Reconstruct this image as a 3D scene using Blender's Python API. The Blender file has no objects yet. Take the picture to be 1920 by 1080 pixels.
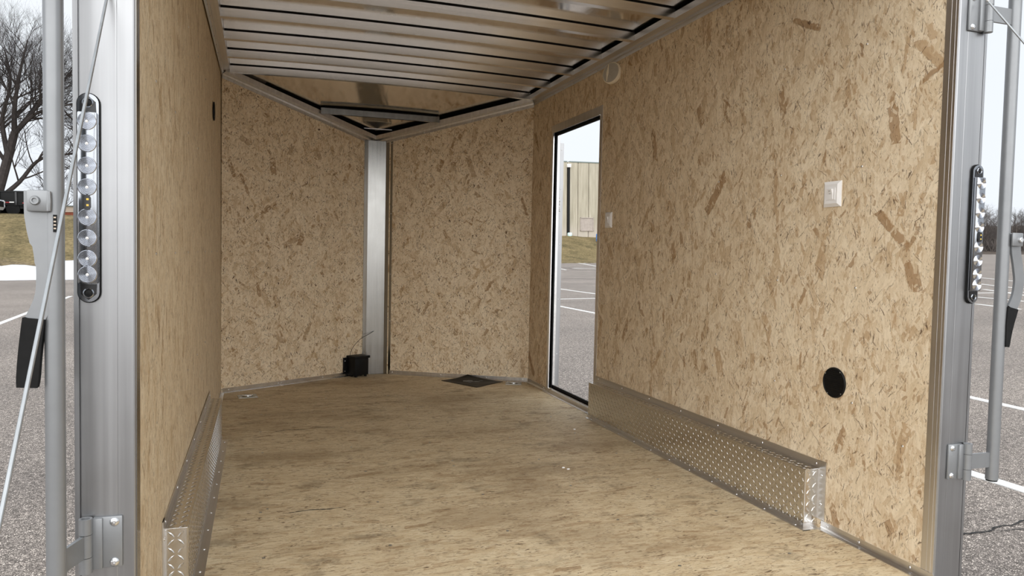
import bpy, bmesh, math, random
from math import sin, cos, pi, sqrt
from mathutils import Vector as V, Matrix, Quaternion

SC = bpy.context.scene
COL = SC.collection

# ------------------------------------------------------------------ camera
YAW, PITCH, ROLL, FPX = 0.325277, 0.044868, 0.020813, 1398.21
fwd = V((sin(YAW) * cos(PITCH), cos(YAW) * cos(PITCH), -sin(PITCH)))
rgt = V((cos(YAW), -sin(YAW), 0)); up = rgt.cross(fwd)
r2 = rgt * cos(ROLL) + up * sin(ROLL); u2 = -rgt * sin(ROLL) + up * cos(ROLL)
cam = bpy.data.cameras.new('camera'); cam.sensor_width = 36.0
cam.lens = 36.0 * FPX / 1920; cam.clip_start = 0.02; cam.clip_end = 2000
co = bpy.data.objects.new('camera', cam); COL.objects.link(co)
rot = Matrix((r2, u2, -fwd)).transposed()
co.matrix_world = Matrix.Translation((0.22899, -1.59624, 0.91570)) @ rot.to_4x4()
SC.camera = co

# ------------------------------------------------------------------ world, sun, exposure
SC.view_settings.view_transform = 'Standard'
try: SC.view_settings.look = 'None'
except Exception: pass
SC.view_settings.gamma = 1.0
SC.view_settings.use_curve_mapping = False
SC.view_settings.exposure = 0.0
W_ = bpy.data.worlds.new('overcast_sky'); SC.world = W_
W_.use_nodes = True
wt = W_.node_tree; wt.nodes.clear()
bg = wt.nodes.new('ShaderNodeBackground'); wo = wt.nodes.new('ShaderNodeOutputWorld')
wn = wt.nodes.new('ShaderNodeTexNoise'); wn.inputs['Scale'].default_value = 2.0
wn.inputs['Detail'].default_value = 3
wr = wt.nodes.new('ShaderNodeValToRGB')
wr.color_ramp.elements[0].position = 0.3; wr.color_ramp.elements[0].color = (0.83, 0.88, 0.95, 1)
wr.color_ramp.elements[1].position = 0.7; wr.color_ramp.elements[1].color = (0.89, 0.93, 0.97, 1)
wt.links.new(wn.outputs['Fac'], wr.inputs['Fac']); wt.links.new(wr.outputs['Color'], bg.inputs['Color'])
bg.inputs['Strength'].default_value = 1.08
wt.links.new(bg.outputs['Background'], wo.inputs['Surface'])
sl = bpy.data.lights.new('veiled_sun', 'SUN'); sl.energy = 4.3; sl.angle = math.radians(110)
sl.color = (1.0, 0.985, 0.96)
so = bpy.data.objects.new('veiled_sun', sl); COL.objects.link(so)
sd = V((0.27, 0.92, -0.34)).normalized()          # light travels forwards into the trailer, from behind the camera
so.rotation_euler = (-sd).to_track_quat('Z', 'Y').to_euler(); so.location = (-3, -8, 6)

# ------------------------------------------------------------------ node helpers
class NT:
    def __init__(s, tree): s.t = tree; s.n = tree.nodes; s.l = tree.links
    def put(s, sock, v):
        if hasattr(v, 'is_output') or isinstance(v, bpy.types.NodeSocket): s.l.new(v, sock)
        else:
            if isinstance(v, (tuple, list)) and len(v) == 3 and sock.type == 'RGBA': v = (*v, 1)
            sock.default_value = v
    def m(s, op, a, b=None, c=None, clamp=False):
        n = s.n.new('ShaderNodeMath'); n.operation = op; n.use_clamp = clamp
        s.put(n.inputs[0], a)
        if b is not None: s.put(n.inputs[1], b)
        if c is not None: s.put(n.inputs[2], c)
        return n.outputs[0]
    def vm(s, op, a, b=None, sc=None):
        n = s.n.new('ShaderNodeVectorMath'); n.operation = op
        s.put(n.inputs[0], a)
        if b is not None: s.put(n.inputs[1], b)
        if sc is not None: s.put(n.inputs['Scale'], sc)
        return n.outputs[0]
    def xyz(s, v):
        n = s.n.new('ShaderNodeSeparateXYZ'); s.put(n.inputs[0], v); return n.outputs
    def comb(s, x, y, z=0.0):
        n = s.n.new('ShaderNodeCombineXYZ'); s.put(n.inputs[0], x); s.put(n.inputs[1], y); s.put(n.inputs[2], z); return n.outputs[0]
    def noise(s, v, scale, detail=2, rough=0.5, dim='3D', col=False):
        n = s.n.new('ShaderNodeTexNoise'); n.noise_dimensions = dim; s.put(n.inputs['Vector'], v)
        n.inputs['Scale'].default_value = scale; n.inputs['Detail'].default_value = detail; n.inputs['Roughness'].default_value = rough
        return n.outputs['Color' if col else 'Fac']
    def voro(s, v, scale, dim='2D', out='Distance', feat='F1'):
        n = s.n.new('ShaderNodeTexVoronoi'); n.voronoi_dimensions = dim; n.feature = feat
        s.put(n.inputs['Vector'], v); n.inputs['Scale'].default_value = scale
        return n.outputs if out is None else n.outputs[out]
    def ramp(s, f, stops, const=False):
        n = s.n.new('ShaderNodeValToRGB'); cr = n.color_ramp
        if const: cr.interpolation = 'CONSTANT'
        while len(cr.elements) < len(stops): cr.elements.new(0.5)
        for e, (p, c) in zip(cr.elements, stops):
            e.position = p; e.color = (*c, 1) if len(c) == 3 else c
        s.put(n.inputs[0], f); return n.outputs[0]
    def mix(s, f, a, b, mode='MIX'):
        n = s.n.new('ShaderNodeMix'); n.data_type = 'RGBA'; n.blend_type = mode
        s.put(n.inputs[0], f); s.put(n.inputs[6], a); s.put(n.inputs[7], b); return n.outputs[2]
    def smooth(s, v, a, b):
        n = s.n.new('ShaderNodeMapRange'); n.interpolation_type = 'SMOOTHSTEP'
        s.put(n.inputs[0], v); n.inputs[1].default_value = a; n.inputs[2].default_value = b
        return n.outputs[0]
    def coord(s, kind='Object'):
        n = s.n.new('ShaderNodeTexCoord'); return n.outputs[kind]
    def bump(s, h, strength=0.3, dist=0.001):
        n = s.n.new('ShaderNodeBump'); s.put(n.inputs['Height'], h)
        n.inputs['Strength'].default_value = strength; n.inputs['Distance'].default_value = dist
        return n.outputs[0]

def srgb(r, g, b):
    f = lambda c: (c / 255 / 12.92) if c / 255 <= 0.04045 else ((c / 255 + 0.055) / 1.055) ** 2.4
    return (f(r), f(g), f(b))

def new_mat(name):
    m = bpy.data.materials.new(name); m.use_nodes = True
    t = NT(m.node_tree); b = m.node_tree.nodes['Principled BSDF']
    return m, t, b

def plain(name, col, rough=0.5, metal=0.0, var=0.08, scale=30.0, bump=0.0, spec=None, emit=None):
    m, t, b = new_mat(name)
    c = t.coord()
    n = t.noise(c, scale, 3)
    lo = tuple(x * (1 - var) for x in col); hi = tuple(min(1, x * (1 + var)) for x in col)
    t.put(b.inputs['Base Color'], t.ramp(n, [(0.3, lo), (0.7, hi)]))
    b.inputs['Roughness'].default_value = rough; b.inputs['Metallic'].default_value = metal
    if spec is not None: b.inputs['Specular IOR Level'].default_value = spec
    if bump: t.put(b.inputs['Normal'], t.bump(n, 0.5, bump))
    return m

def metal(name, col=(0.78, 0.78, 0.79), rough=0.3, axis=2, streak=0.06, wav=0.0, scr=0.0):
    """mill finish aluminium: streaks run along the given axis"""
    m, t, b = new_mat(name)
    c = t.coord(); x = t.xyz(c)
    k = [60.0, 60.0, 60.0]; k[axis] = 1.2
    sv = t.comb(t.m('MULTIPLY', x[0], k[0]), t.m('MULTIPLY', x[1], k[1]), t.m('MULTIPLY', x[2], k[2]))
    n = t.noise(sv, 1.0, 4)
    n2 = t.noise(c, 9.0, 3)
    lo = tuple(v * (1 - streak * 2) for v in col); hi = tuple(min(1, v * (1 + streak)) for v in col)
    t.put(b.inputs['Base Color'], t.ramp(n, [(0.3, lo), (0.7, hi)]))
    b.inputs['Metallic'].default_value = 1.0
    rr = t.m('ADD', t.m('MULTIPLY', n, 0.12), rough - 0.06)
    rr = t.m('ADD', rr, t.m('MULTIPLY', t.m('SUBTRACT', n2, 0.5), 0.12))
    t.put(b.inputs['Roughness'], rr)
    if wav: t.put(b.inputs['Normal'], t.bump(t.noise(c, 3.0, 2), 0.6, wav))
    elif scr: t.put(b.inputs['Normal'], t.bump(n, 0.25, scr))
    return m

def strand_group():
    g = bpy.data.node_groups.new('wood_strand_layer', 'ShaderNodeTree')
    I = g.interface
    for nm, ty in (('Vector', 'NodeSocketVector'), ('Cell', 'NodeSocketFloat'), ('HalfLength', 'NodeSocketFloat'),
                   ('HalfWidth', 'NodeSocketFloat'), ('Spread', 'NodeSocketFloat'), ('Keep', 'NodeSocketFloat'), ('Seed', 'NodeSocketFloat')):
        I.new_socket(nm, in_out='INPUT', socket_type=ty)
    for nm in ('Mask', 'Tone', 'Grain', 'Edge'): I.new_socket(nm, in_out='OUTPUT', socket_type='NodeSocketFloat')
    t = NT(g); gi = g.nodes.new('NodeGroupInput'); go = g.nodes.new('NodeGroupOutput'); o = gi.outputs
    off = t.vm('ADD', o['Vector'], t.comb(o['Seed'], t.m('MULTIPLY', o['Seed'], 1.37)))
    sc = t.m('DIVIDE', 1.0, o['Cell'])
    p = t.vm('SCALE', off, sc=sc)
    vo = t.voro(p, 1.0, '2D', None)
    d = t.vm('SUBTRACT', p, vo['Position'])
    rnd = t.xyz(vo['Color'])
    ang = t.m('MULTIPLY', t.m('SUBTRACT', rnd[0], 0.5), o['Spread'])
    ca = t.m('COSINE', ang); sa = t.m('SINE', ang); dx = t.xyz(d)
    # along = v axis rotated
    al = t.m('ADD', t.m('MULTIPLY', dx[1], ca), t.m('MULTIPLY', dx[0], sa))
    ac = t.m('SUBTRACT', t.m('MULTIPLY', dx[0], ca), t.m('MULTIPLY', dx[1], sa))
    rag = t.m('MULTIPLY', t.m('SUBTRACT', t.noise(p, 3.5, 3, 0.65, '2D'), 0.5), 0.55)
    len_ = t.m('MULTIPLY', o['HalfLength'], t.m('ADD', 0.5, t.m('MULTIPLY', rnd[1], 0.8)))
    wid_ = t.m('MULTIPLY', o['HalfWidth'], t.m('ADD', 0.45, t.m('MULTIPLY', rnd[2], 0.9)))
    ml = t.m('SUBTRACT', len_, t.m('ADD', t.m('ABSOLUTE', al), t.m('MULTIPLY', rag, 1.4)))
    mw = t.m('SUBTRACT', wid_, t.m('ABSOLUTE', t.m('ADD', ac, t.m('MULTIPLY', rag, 0.30))))
    e = t.m('MINIMUM', t.m('MULTIPLY', ml, 0.4), mw)
    msk = t.smooth(e, -0.006, 0.02)
    tone = t.m('FRACT', t.m('MULTIPLY', t.m('ADD', rnd[0], t.m('MULTIPLY', rnd[1], 3.7)), 5.13))
    keep = t.m('LESS_THAN', t.m('FRACT', t.m('MULTIPLY', t.m('ADD', rnd[2], rnd[1]), 7.77)), o['Keep'])
    t.l.new(t.m('MULTIPLY', msk, keep), go.inputs['Mask'])
    t.l.new(tone, go.inputs['Tone'])
    ed = t.m('MULTIPLY', t.smooth(e, 0.034, 0.004), t.smooth(e, -0.012, 0.0))
    ed = t.m('MULTIPLY', t.m('MULTIPLY', ed, keep), t.smooth(t.m('MULTIPLY', ac, t.m('SIGN', t.m('SUBTRACT', rnd[1], 0.45))), -0.02, 0.03))
    t.l.new(t.m('MULTIPLY', ed, t.smooth(t.noise(p, 5.0, 2, 0.6, '2D'), 0.38, 0.62)), go.inputs['Edge'])
    gv = t.comb(t.m('MULTIPLY', ac, 14.0), t.m('MULTIPLY', al, 1.2))
    t.l.new(t.noise(gv, 1.0, 2, 0.6, '2D'), go.inputs['Grain'])
    return g
SG = strand_group()

def osb(name, ua, va, seed=0.0, pal=None, dirt=0.0, spread=1.6, stretch=1.0, darks=1.0, big=0.0, fs=1.0):
    """oriented strand board: strands lie mostly along axis va, in the plane of axes ua, va"""
    m, t, b = new_mat(name)
    x = t.xyz(t.coord())
    ax = {'x': x[0], 'y': x[1], 'z': x[2]}
    u = ax[ua]; v = ax[va]
    if ua == 'n': pass
    P0 = t.comb(u, t.m('DIVIDE', v, stretch))
    wob = t.vm('SCALE', t.vm('SUBTRACT', t.noise(P0, 30.0, 2, 0.5, '2D', True), (0.5, 0.5, 0.5)), sc=0.005)
    P = t.vm('ADD', P0, wob)
    lerp3 = lambda p, q, f: tuple(i * (1 - f) + j * f for i, j in zip(p, q))
    fib = t.noise(t.comb(t.m('MULTIPLY', u, 5.0), t.m('DIVIDE', v, stretch)), 22.0, 5, 0.68, '2D')
    blot = t.noise(P0, 9.0, 4, 0.6, '2D')
    base = t.ramp(t.m('ADD', t.m('MULTIPLY', fib, 0.6), t.m('MULTIPLY', blot, 0.4)), [(0.34, pal['c']), (0.47, pal['b']), (0.62, pal['a'])])
    a_, b_, c_, d_ = pal['a'], pal['b'], pal['c'], pal['d']
    tones = [(0.0, a_), (0.22, lerp3(a_, b_, 0.5)), (0.45, b_), (0.62, lerp3(b_, c_, 0.5)), (0.76, lerp3(a_, b_, 0.3)), (0.86, c_), (0.955, d_)]
    h = None; colr = base; edge = None
    for i, (cell, hl, hw, sp, keep, op) in enumerate(((0.026, 0.80, 0.24, spread * 1.2, 0.85, 0.6), (0.060, 0.85, 0.22, spread, 0.7, 0.7),
                                                  (0.105, 0.80, 0.17, spread * 0.8, 0.62, 0.75), (0.040, 0.90, 0.15, spread * 1.2, 0.55, 0.7), (0.150, 0.66, 0.12, spread * 1.1, 0.35 + 0.15 * big, 0.55 + 0.25 * big), (0.185, 0.40, 0.075, spread * 1.5, 0.42 * big, 0.8),
                                                  (0.018, 0.85, 0.22, spread * 1.4, 0.42, 0.6))):
        n = t.n.new('ShaderNodeGroup'); n.node_tree = SG
        t.put(n.inputs['Vector'], P)
        for nm, val in (('Cell', cell * fs), ('HalfLength', hl), ('HalfWidth', hw), ('Spread', sp), ('Keep', keep), ('Seed', seed + 3.1 * i + 0.37)):
            n.inputs[nm].default_value = val
        tc = t.ramp(n.outputs['Tone'], tones, True)
        g = t.ramp(n.outputs['Grain'], [(0.30, (0.80, 0.77, 0.71)), (0.55, (1.03, 1.03, 1.02))])
        tc = t.mix(1.0, tc, g, 'MULTIPLY')
        colr = t.mix(t.m('MULTIPLY', n.outputs['Mask'], op), colr, tc)
        edge = n.outputs['Edge'] if edge is None else t.m('MAXIMUM', t.m('MULTIPLY', edge, t.m('SUBTRACT', 1.0, t.m('MULTIPLY', n.outputs['Mask'], 0.7))), n.outputs['Edge'])
        hh = t.m('MULTIPLY', n.outputs['Mask'], t.m('ADD', 0.4, n.outputs['Tone']))
        h = hh if h is None else t.m('MAXIMUM', h, hh)
    colr = t.mix(t.m('MULTIPLY', edge, 0.42), colr, pal['k'])
    # fine torn fibres and specks, gathered in patches
    clus = t.smooth(t.noise(P0, 16.0, 4, 0.6, '2D'), 0.36, 0.66)
    w2 = t.vm('ADD', P0, t.vm('SCALE', t.vm('SUBTRACT', t.noise(P0, 14.0, 2, 0.5, '2D', True), (0.5, 0.5, 0.5)), sc=0.035))
    wx = t.xyz(w2)
    for ku, kv, lo, f in ((300.0, 75.0, 0.60, 0.62), (130.0, 36.0, 0.645, 0.8)):
        sp_ = t.noise(t.comb(t.m('MULTIPLY', wx[0], ku), t.m('MULTIPLY', wx[1], kv)), 1.0, 2, 0.55, '2D')
        th = t.m('SUBTRACT', sp_, t.m('MULTIPLY', t.m('SUBTRACT', 1.0, clus), 0.11))
        colr = t.mix(t.m('MULTIPLY', t.smooth(th, lo, lo + 0.07), f * darks), colr, pal['k'])
    for cell, hl, hw, keep, f in ((0.034, 0.50, 0.050, 0.20, 0.75), (0.070, 0.40, 0.026, 0.22, 0.85), (0.140, 0.30, 0.013, 0.24, 0.85)):
        n = t.n.new('ShaderNodeGroup'); n.node_tree = SG
        t.put(n.inputs['Vector'], P)
        for nm, val in (('Cell', cell * fs), ('HalfLength', hl), ('HalfWidth', hw), ('Spread', spread * 1.3), ('Keep', keep * darks), ('Seed', seed + 41.0 * cell * 100)):
            n.inputs[nm].default_value = val
        colr = t.mix(t.m('MULTIPLY', n.outputs['Mask'], t.m('MULTIPLY', f, t.smooth(n.outputs['Grain'], 0.70, 0.42))), colr, pal['k'])
    if dirt:
        c3 = t.comb(t.m('MULTIPLY', u, 2.2), v)
        d1 = t.smooth(t.noise(c3, 1.3, 6, 0.62, '2D'), 0.46, 0.72)
        d2 = t.smooth(t.noise(t.comb(t.m('MULTIPLY', u, 1.3), t.m('MULTIPLY', v, 0.9)), 4.7, 6, 0.68, '2D'), 0.55, 0.74)
        colr = t.mix(t.m('MULTIPLY', d1, 0.42 * dirt), colr, srgb(120, 96, 66))
        colr = t.mix(t.m('MULTIPLY', d2, 0.5 * dirt), colr, srgb(98, 84, 64))
    t.put(b.inputs['Base Color'], colr)
    b.inputs['Roughness'].default_value = 0.62
    b.inputs['Specular IOR Level'].default_value = 0.28
    t.put(b.inputs['Normal'], t.bump(h, 0.22, 0.0008))
    return m

# ------------------------------------------------------------------ materials
M = {}
PALW = dict(a=srgb(230, 214, 188), b=srgb(213, 193, 163), c=srgb(184, 156, 122), d=srgb(156, 123, 87), k=srgb(80, 56, 38))
PALN = dict(a=srgb(236, 220, 193), b=srgb(220, 200, 169), c=srgb(190, 160, 122), d=srgb(156, 122, 84), k=srgb(78, 54, 36))
PALL = dict(a=srgb(222, 206, 178), b=srgb(208, 188, 157), c=srgb(187, 162, 127), d=srgb(158, 131, 99), k=srgb(88, 68, 50))
M['osb_side'] = osb('side_wall_strand_board', 'y', 'z', 2.0, PALW, spread=1.5, big=1.0)
M['osb_left'] = osb('left_wall_strand_board', 'y', 'z', 17.0, PALL, spread=1.2, fs=0.8)
M['osb_nose'] = osb('nose_strand_board', 'x', 'z', 31.0, PALN, spread=1.9, darks=1.4, fs=0.78)
PALF = dict(a=srgb(208, 192, 162), b=srgb(194, 175, 143), c=srgb(172, 149, 118), d=srgb(150, 124, 93), k=srgb(92, 73, 55))
M['osb_floor'] = osb('floor_strand_board', 'y', 'x', 53.0, PALF, dirt=1.0, spread=0.9, stretch=1.5, darks=1.5, fs=0.6)
M['alu'] = metal('mill_aluminium', (0.74, 0.73, 0.72), 0.34)
M['alu_y'] = metal('mill_aluminium_lengthwise', (0.74, 0.73, 0.72), 0.34, axis=1)
M['alu_x'] = metal('mill_aluminium_crosswise', (0.84, 0.83, 0.81), 0.24, axis=0, streak=0.04)
M['post'] = metal('post_aluminium', (0.385, 0.388, 0.396), 0.36, axis=2, streak=0.06, scr=0.0002)
M['roof'] = metal('roof_sheet', (0.84, 0.81, 0.77), 0.12, axis=1, streak=0.01, wav=0.0007)
M['nose'] = metal('nose_post_sheet', (0.33, 0.325, 0.31), 0.22, axis=2, streak=0.04)
M['tread'] = metal('tread_plate_aluminium', (0.74, 0.73, 0.71), 0.20, axis=1, streak=0.03)
M['zinc'] = metal('zinc_screw', (0.80, 0.81, 0.82), 0.25)
M['steel_dark'] = metal('dull_floor_steel', (0.42, 0.43, 0.42), 0.42)
M['grey_paint'] = plain('silver_grey_paint', srgb(140, 142, 144), 0.36, 0.5, 0.03, 40)
M['black'] = plain('black_plastic', (0.006, 0.006, 0.006), 0.5, 0, 0.2, 40, spec=0.2)
M['black_gloss'] = plain('black_gloss', (0.01, 0.01, 0.011), 0.2, 0, 0.1, 40)
M['rubber'] = plain('black_rubber', (0.008, 0.008, 0.008), 0.7, 0, 0.2, 60, spec=0.2)
M['white'] = plain('white_plastic', srgb(232, 230, 228), 0.38, 0, 0.015, 20)
M['dome_face'] = plain('grey_dome_lens', srgb(176, 170, 158), 0.3, 0, 0.03, 40)
M['dome_rim'] = plain('cream_dome_rim', srgb(236, 224, 200), 0.4, 0, 0.02, 20)
M['lens'] = metal('clear_reflector_lens', (0.32, 0.335, 0.36), 0.14, streak=0.03)
M['lens_ring'] = metal('silvery_lens_rings', (0.60, 0.62, 0.66), 0.2, streak=0.03)
M['led'] = plain('yellow_led', srgb(236, 200, 90), 0.4)
M['cable'] = metal('galvanised_cable', (0.48, 0.50, 0.51), 0.42, streak=0.05)
M['print'] = plain('faded_grey_print', srgb(96, 96, 94), 0.6, 0, 0.5, 60)
M['scuff'] = plain('black_scuff', (0.025, 0.021, 0.018), 0.7, 0, 0.4, 60)

def asphalt():
    m, t, b = new_mat('worn_asphalt')
    c = t.coord(); x = t.xyz(c); P = t.comb(x[0], x[1])
    v1 = t.voro(P, 150.0, '2D', None)
    g1 = t.ramp(t.xyz(v1['Color'])[0], [(0.0, (0.085, 0.078, 0.073)), (0.40, (0.155, 0.143, 0.135)), (0.75, (0.24, 0.223, 0.21)), (0.93, (0.46, 0.43, 0.40))], True)
    d = t.smooth(v1['Distance'], 0.62, 0.30)
    g1 = t.mix(d, (0.06, 0.055, 0.052), g1)
    big = t.noise(P, 0.35, 5, 0.6, '2D'); fine = t.noise(P, 26.0, 3, 0.6, '2D')
    col = t.mix(1.0, g1, t.ramp(fine, [(0.3, (0.6, 0.6, 0.6)), (0.7, (1.2, 1.2, 1.2))]), 'MULTIPLY')
    col = t.mix(1.0, col, t.ramp(big, [(0.3, (0.84, 0.83, 0.83)), (0.7, (1.16, 1.14, 1.12))]), 'MULTIPLY')
    t.put(b.inputs['Base Color'], t.mix(1.0, col, (2.44, 2.35, 2.25), 'MULTIPLY'))
    b.inputs['Roughness'].default_value = 0.85; b.inputs['Specular IOR Level'].default_value = 0.2
    t.put(b.inputs['Normal'], t.bump(t.m('SUBTRACT', 1.0, v1['Distance']), 0.4, 0.004))
    return m
M['asphalt'] = asphalt()
def grass_mat(name='dormant_grass', foot=0.8):
    m, t, b = new_mat(name)
    c = t.coord()
    n1 = t.noise(c, 0.5, 5, 0.65); x = t.xyz(c)
    n2 = t.noise(t.comb(t.m('MULTIPLY', x[0], 2.5), t.m('MULTIPLY', x[1], 1.0), t.m('MULTIPLY', x[2], 9.0)), 2.2, 5, 0.75)
    col = t.ramp(n1, [(0.3, srgb(112, 103, 76)), (0.5, srgb(146, 131, 97)), (0.72, srgb(172, 154, 117))])
    col = t.mix(1.0, col, t.ramp(n2, [(0.35, (0.40, 0.40, 0.40)), (0.65, (1.0, 1.0, 0.98))]), 'MULTIPLY')
    dirt = t.smooth(t.m('ADD', x[2], t.m('MULTIPLY', n1, 1.2)), 1.55, 1.0)
    col = t.mix(t.m('MULTIPLY', dirt, foot), col, t.ramp(n2, [(0.35, srgb(70, 60, 52)), (0.65, srgb(150, 136, 122))]))
    t.put(b.inputs['Base Color'], col); b.inputs['Roughness'].default_value = 0.9
    b.inputs['Specular IOR Level'].default_value = 0.1
    t.put(b.inputs['Normal'], t.bump(n2, 0.7, 0.08))
    return m
M['grass'] = grass_mat(); M['grass_hall'] = grass_mat('grass_by_the_hall', 0.0)
M['snow'] = plain('old_snow', srgb(214, 217, 222), 0.6, 0, 0.06, 3, 0.05)
M['paint'] = plain('worn_white_line_paint', srgb(226, 226, 224), 0.7, 0, 0.1, 25)
M['crack'] = plain('dark_crack_filler', (0.02, 0.019, 0.018), 0.8, 0, 0.3, 60)
M['bark'] = plain('grey_brown_bark', srgb(54, 48, 46), 0.9, 0, 0.3, 4)
M['bark2'] = plain('weathered_twig_bark', srgb(80, 73, 69), 0.9, 0, 0.3, 0.2)
M['bark3'] = plain('pale_trunk_bark', srgb(150, 138, 128), 0.9, 0, 0.25, 0.3)
M['brush'] = plain('leaf_litter_scrub', srgb(80, 70, 62), 0.95, 0, 0.3, 0.6)
M['concrete'] = None
def concrete():
    m, t, b = new_mat('stained_precast_concrete')
    c = t.coord(); x = t.xyz(c)
    st = t.noise(t.comb(t.m('MULTIPLY', x[0], 3.0), x[1], t.m('MULTIPLY', x[2], 0.25)), 1.0, 5, 0.6)
    col = t.ramp(st, [(0.3, srgb(152, 145, 128)), (0.55, srgb(174, 167, 150)), (0.75, srgb(192, 185, 168))])
    lo = t.smooth(t.m('ADD', x[2], t.m('MULTIPLY', st, 3.0)), 3.6, 1.2)
    col = t.mix(t.m('MULTIPLY', lo, 0.55), col, srgb(190, 180, 172))
    t.put(b.inputs['Base Color'], col); b.inputs['Roughness'].default_value = 0.85
    return m
M['concrete'] = concrete()
M['concrete_grey'] = plain('grey_concrete', srgb(168, 158, 150), 0.85, 0, 0.1, 3)
M['coping'] = plain('grey_green_coping', srgb(112, 124, 120), 0.6)
M['brick'] = plain('red_brick', srgb(160, 92, 70), 0.85, 0, 0.25, 2)
M['tan'] = plain('tan_siding', srgb(196, 180, 164), 0.7)
M['red'] = plain('red_reflector', srgb(150, 36, 36), 0.4)
M['blue'] = plain('blue_plastic', srgb(70, 130, 205), 0.5)
M['car'] = plain('white_car_paint', srgb(222, 226, 232), 0.25)
M['glass_dark'] = plain('dark_glass', (0.02, 0.024, 0.028), 0.08)
M['aqua'] = plain('pale_aqua_plastic', srgb(208, 240, 240), 0.5)

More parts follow.
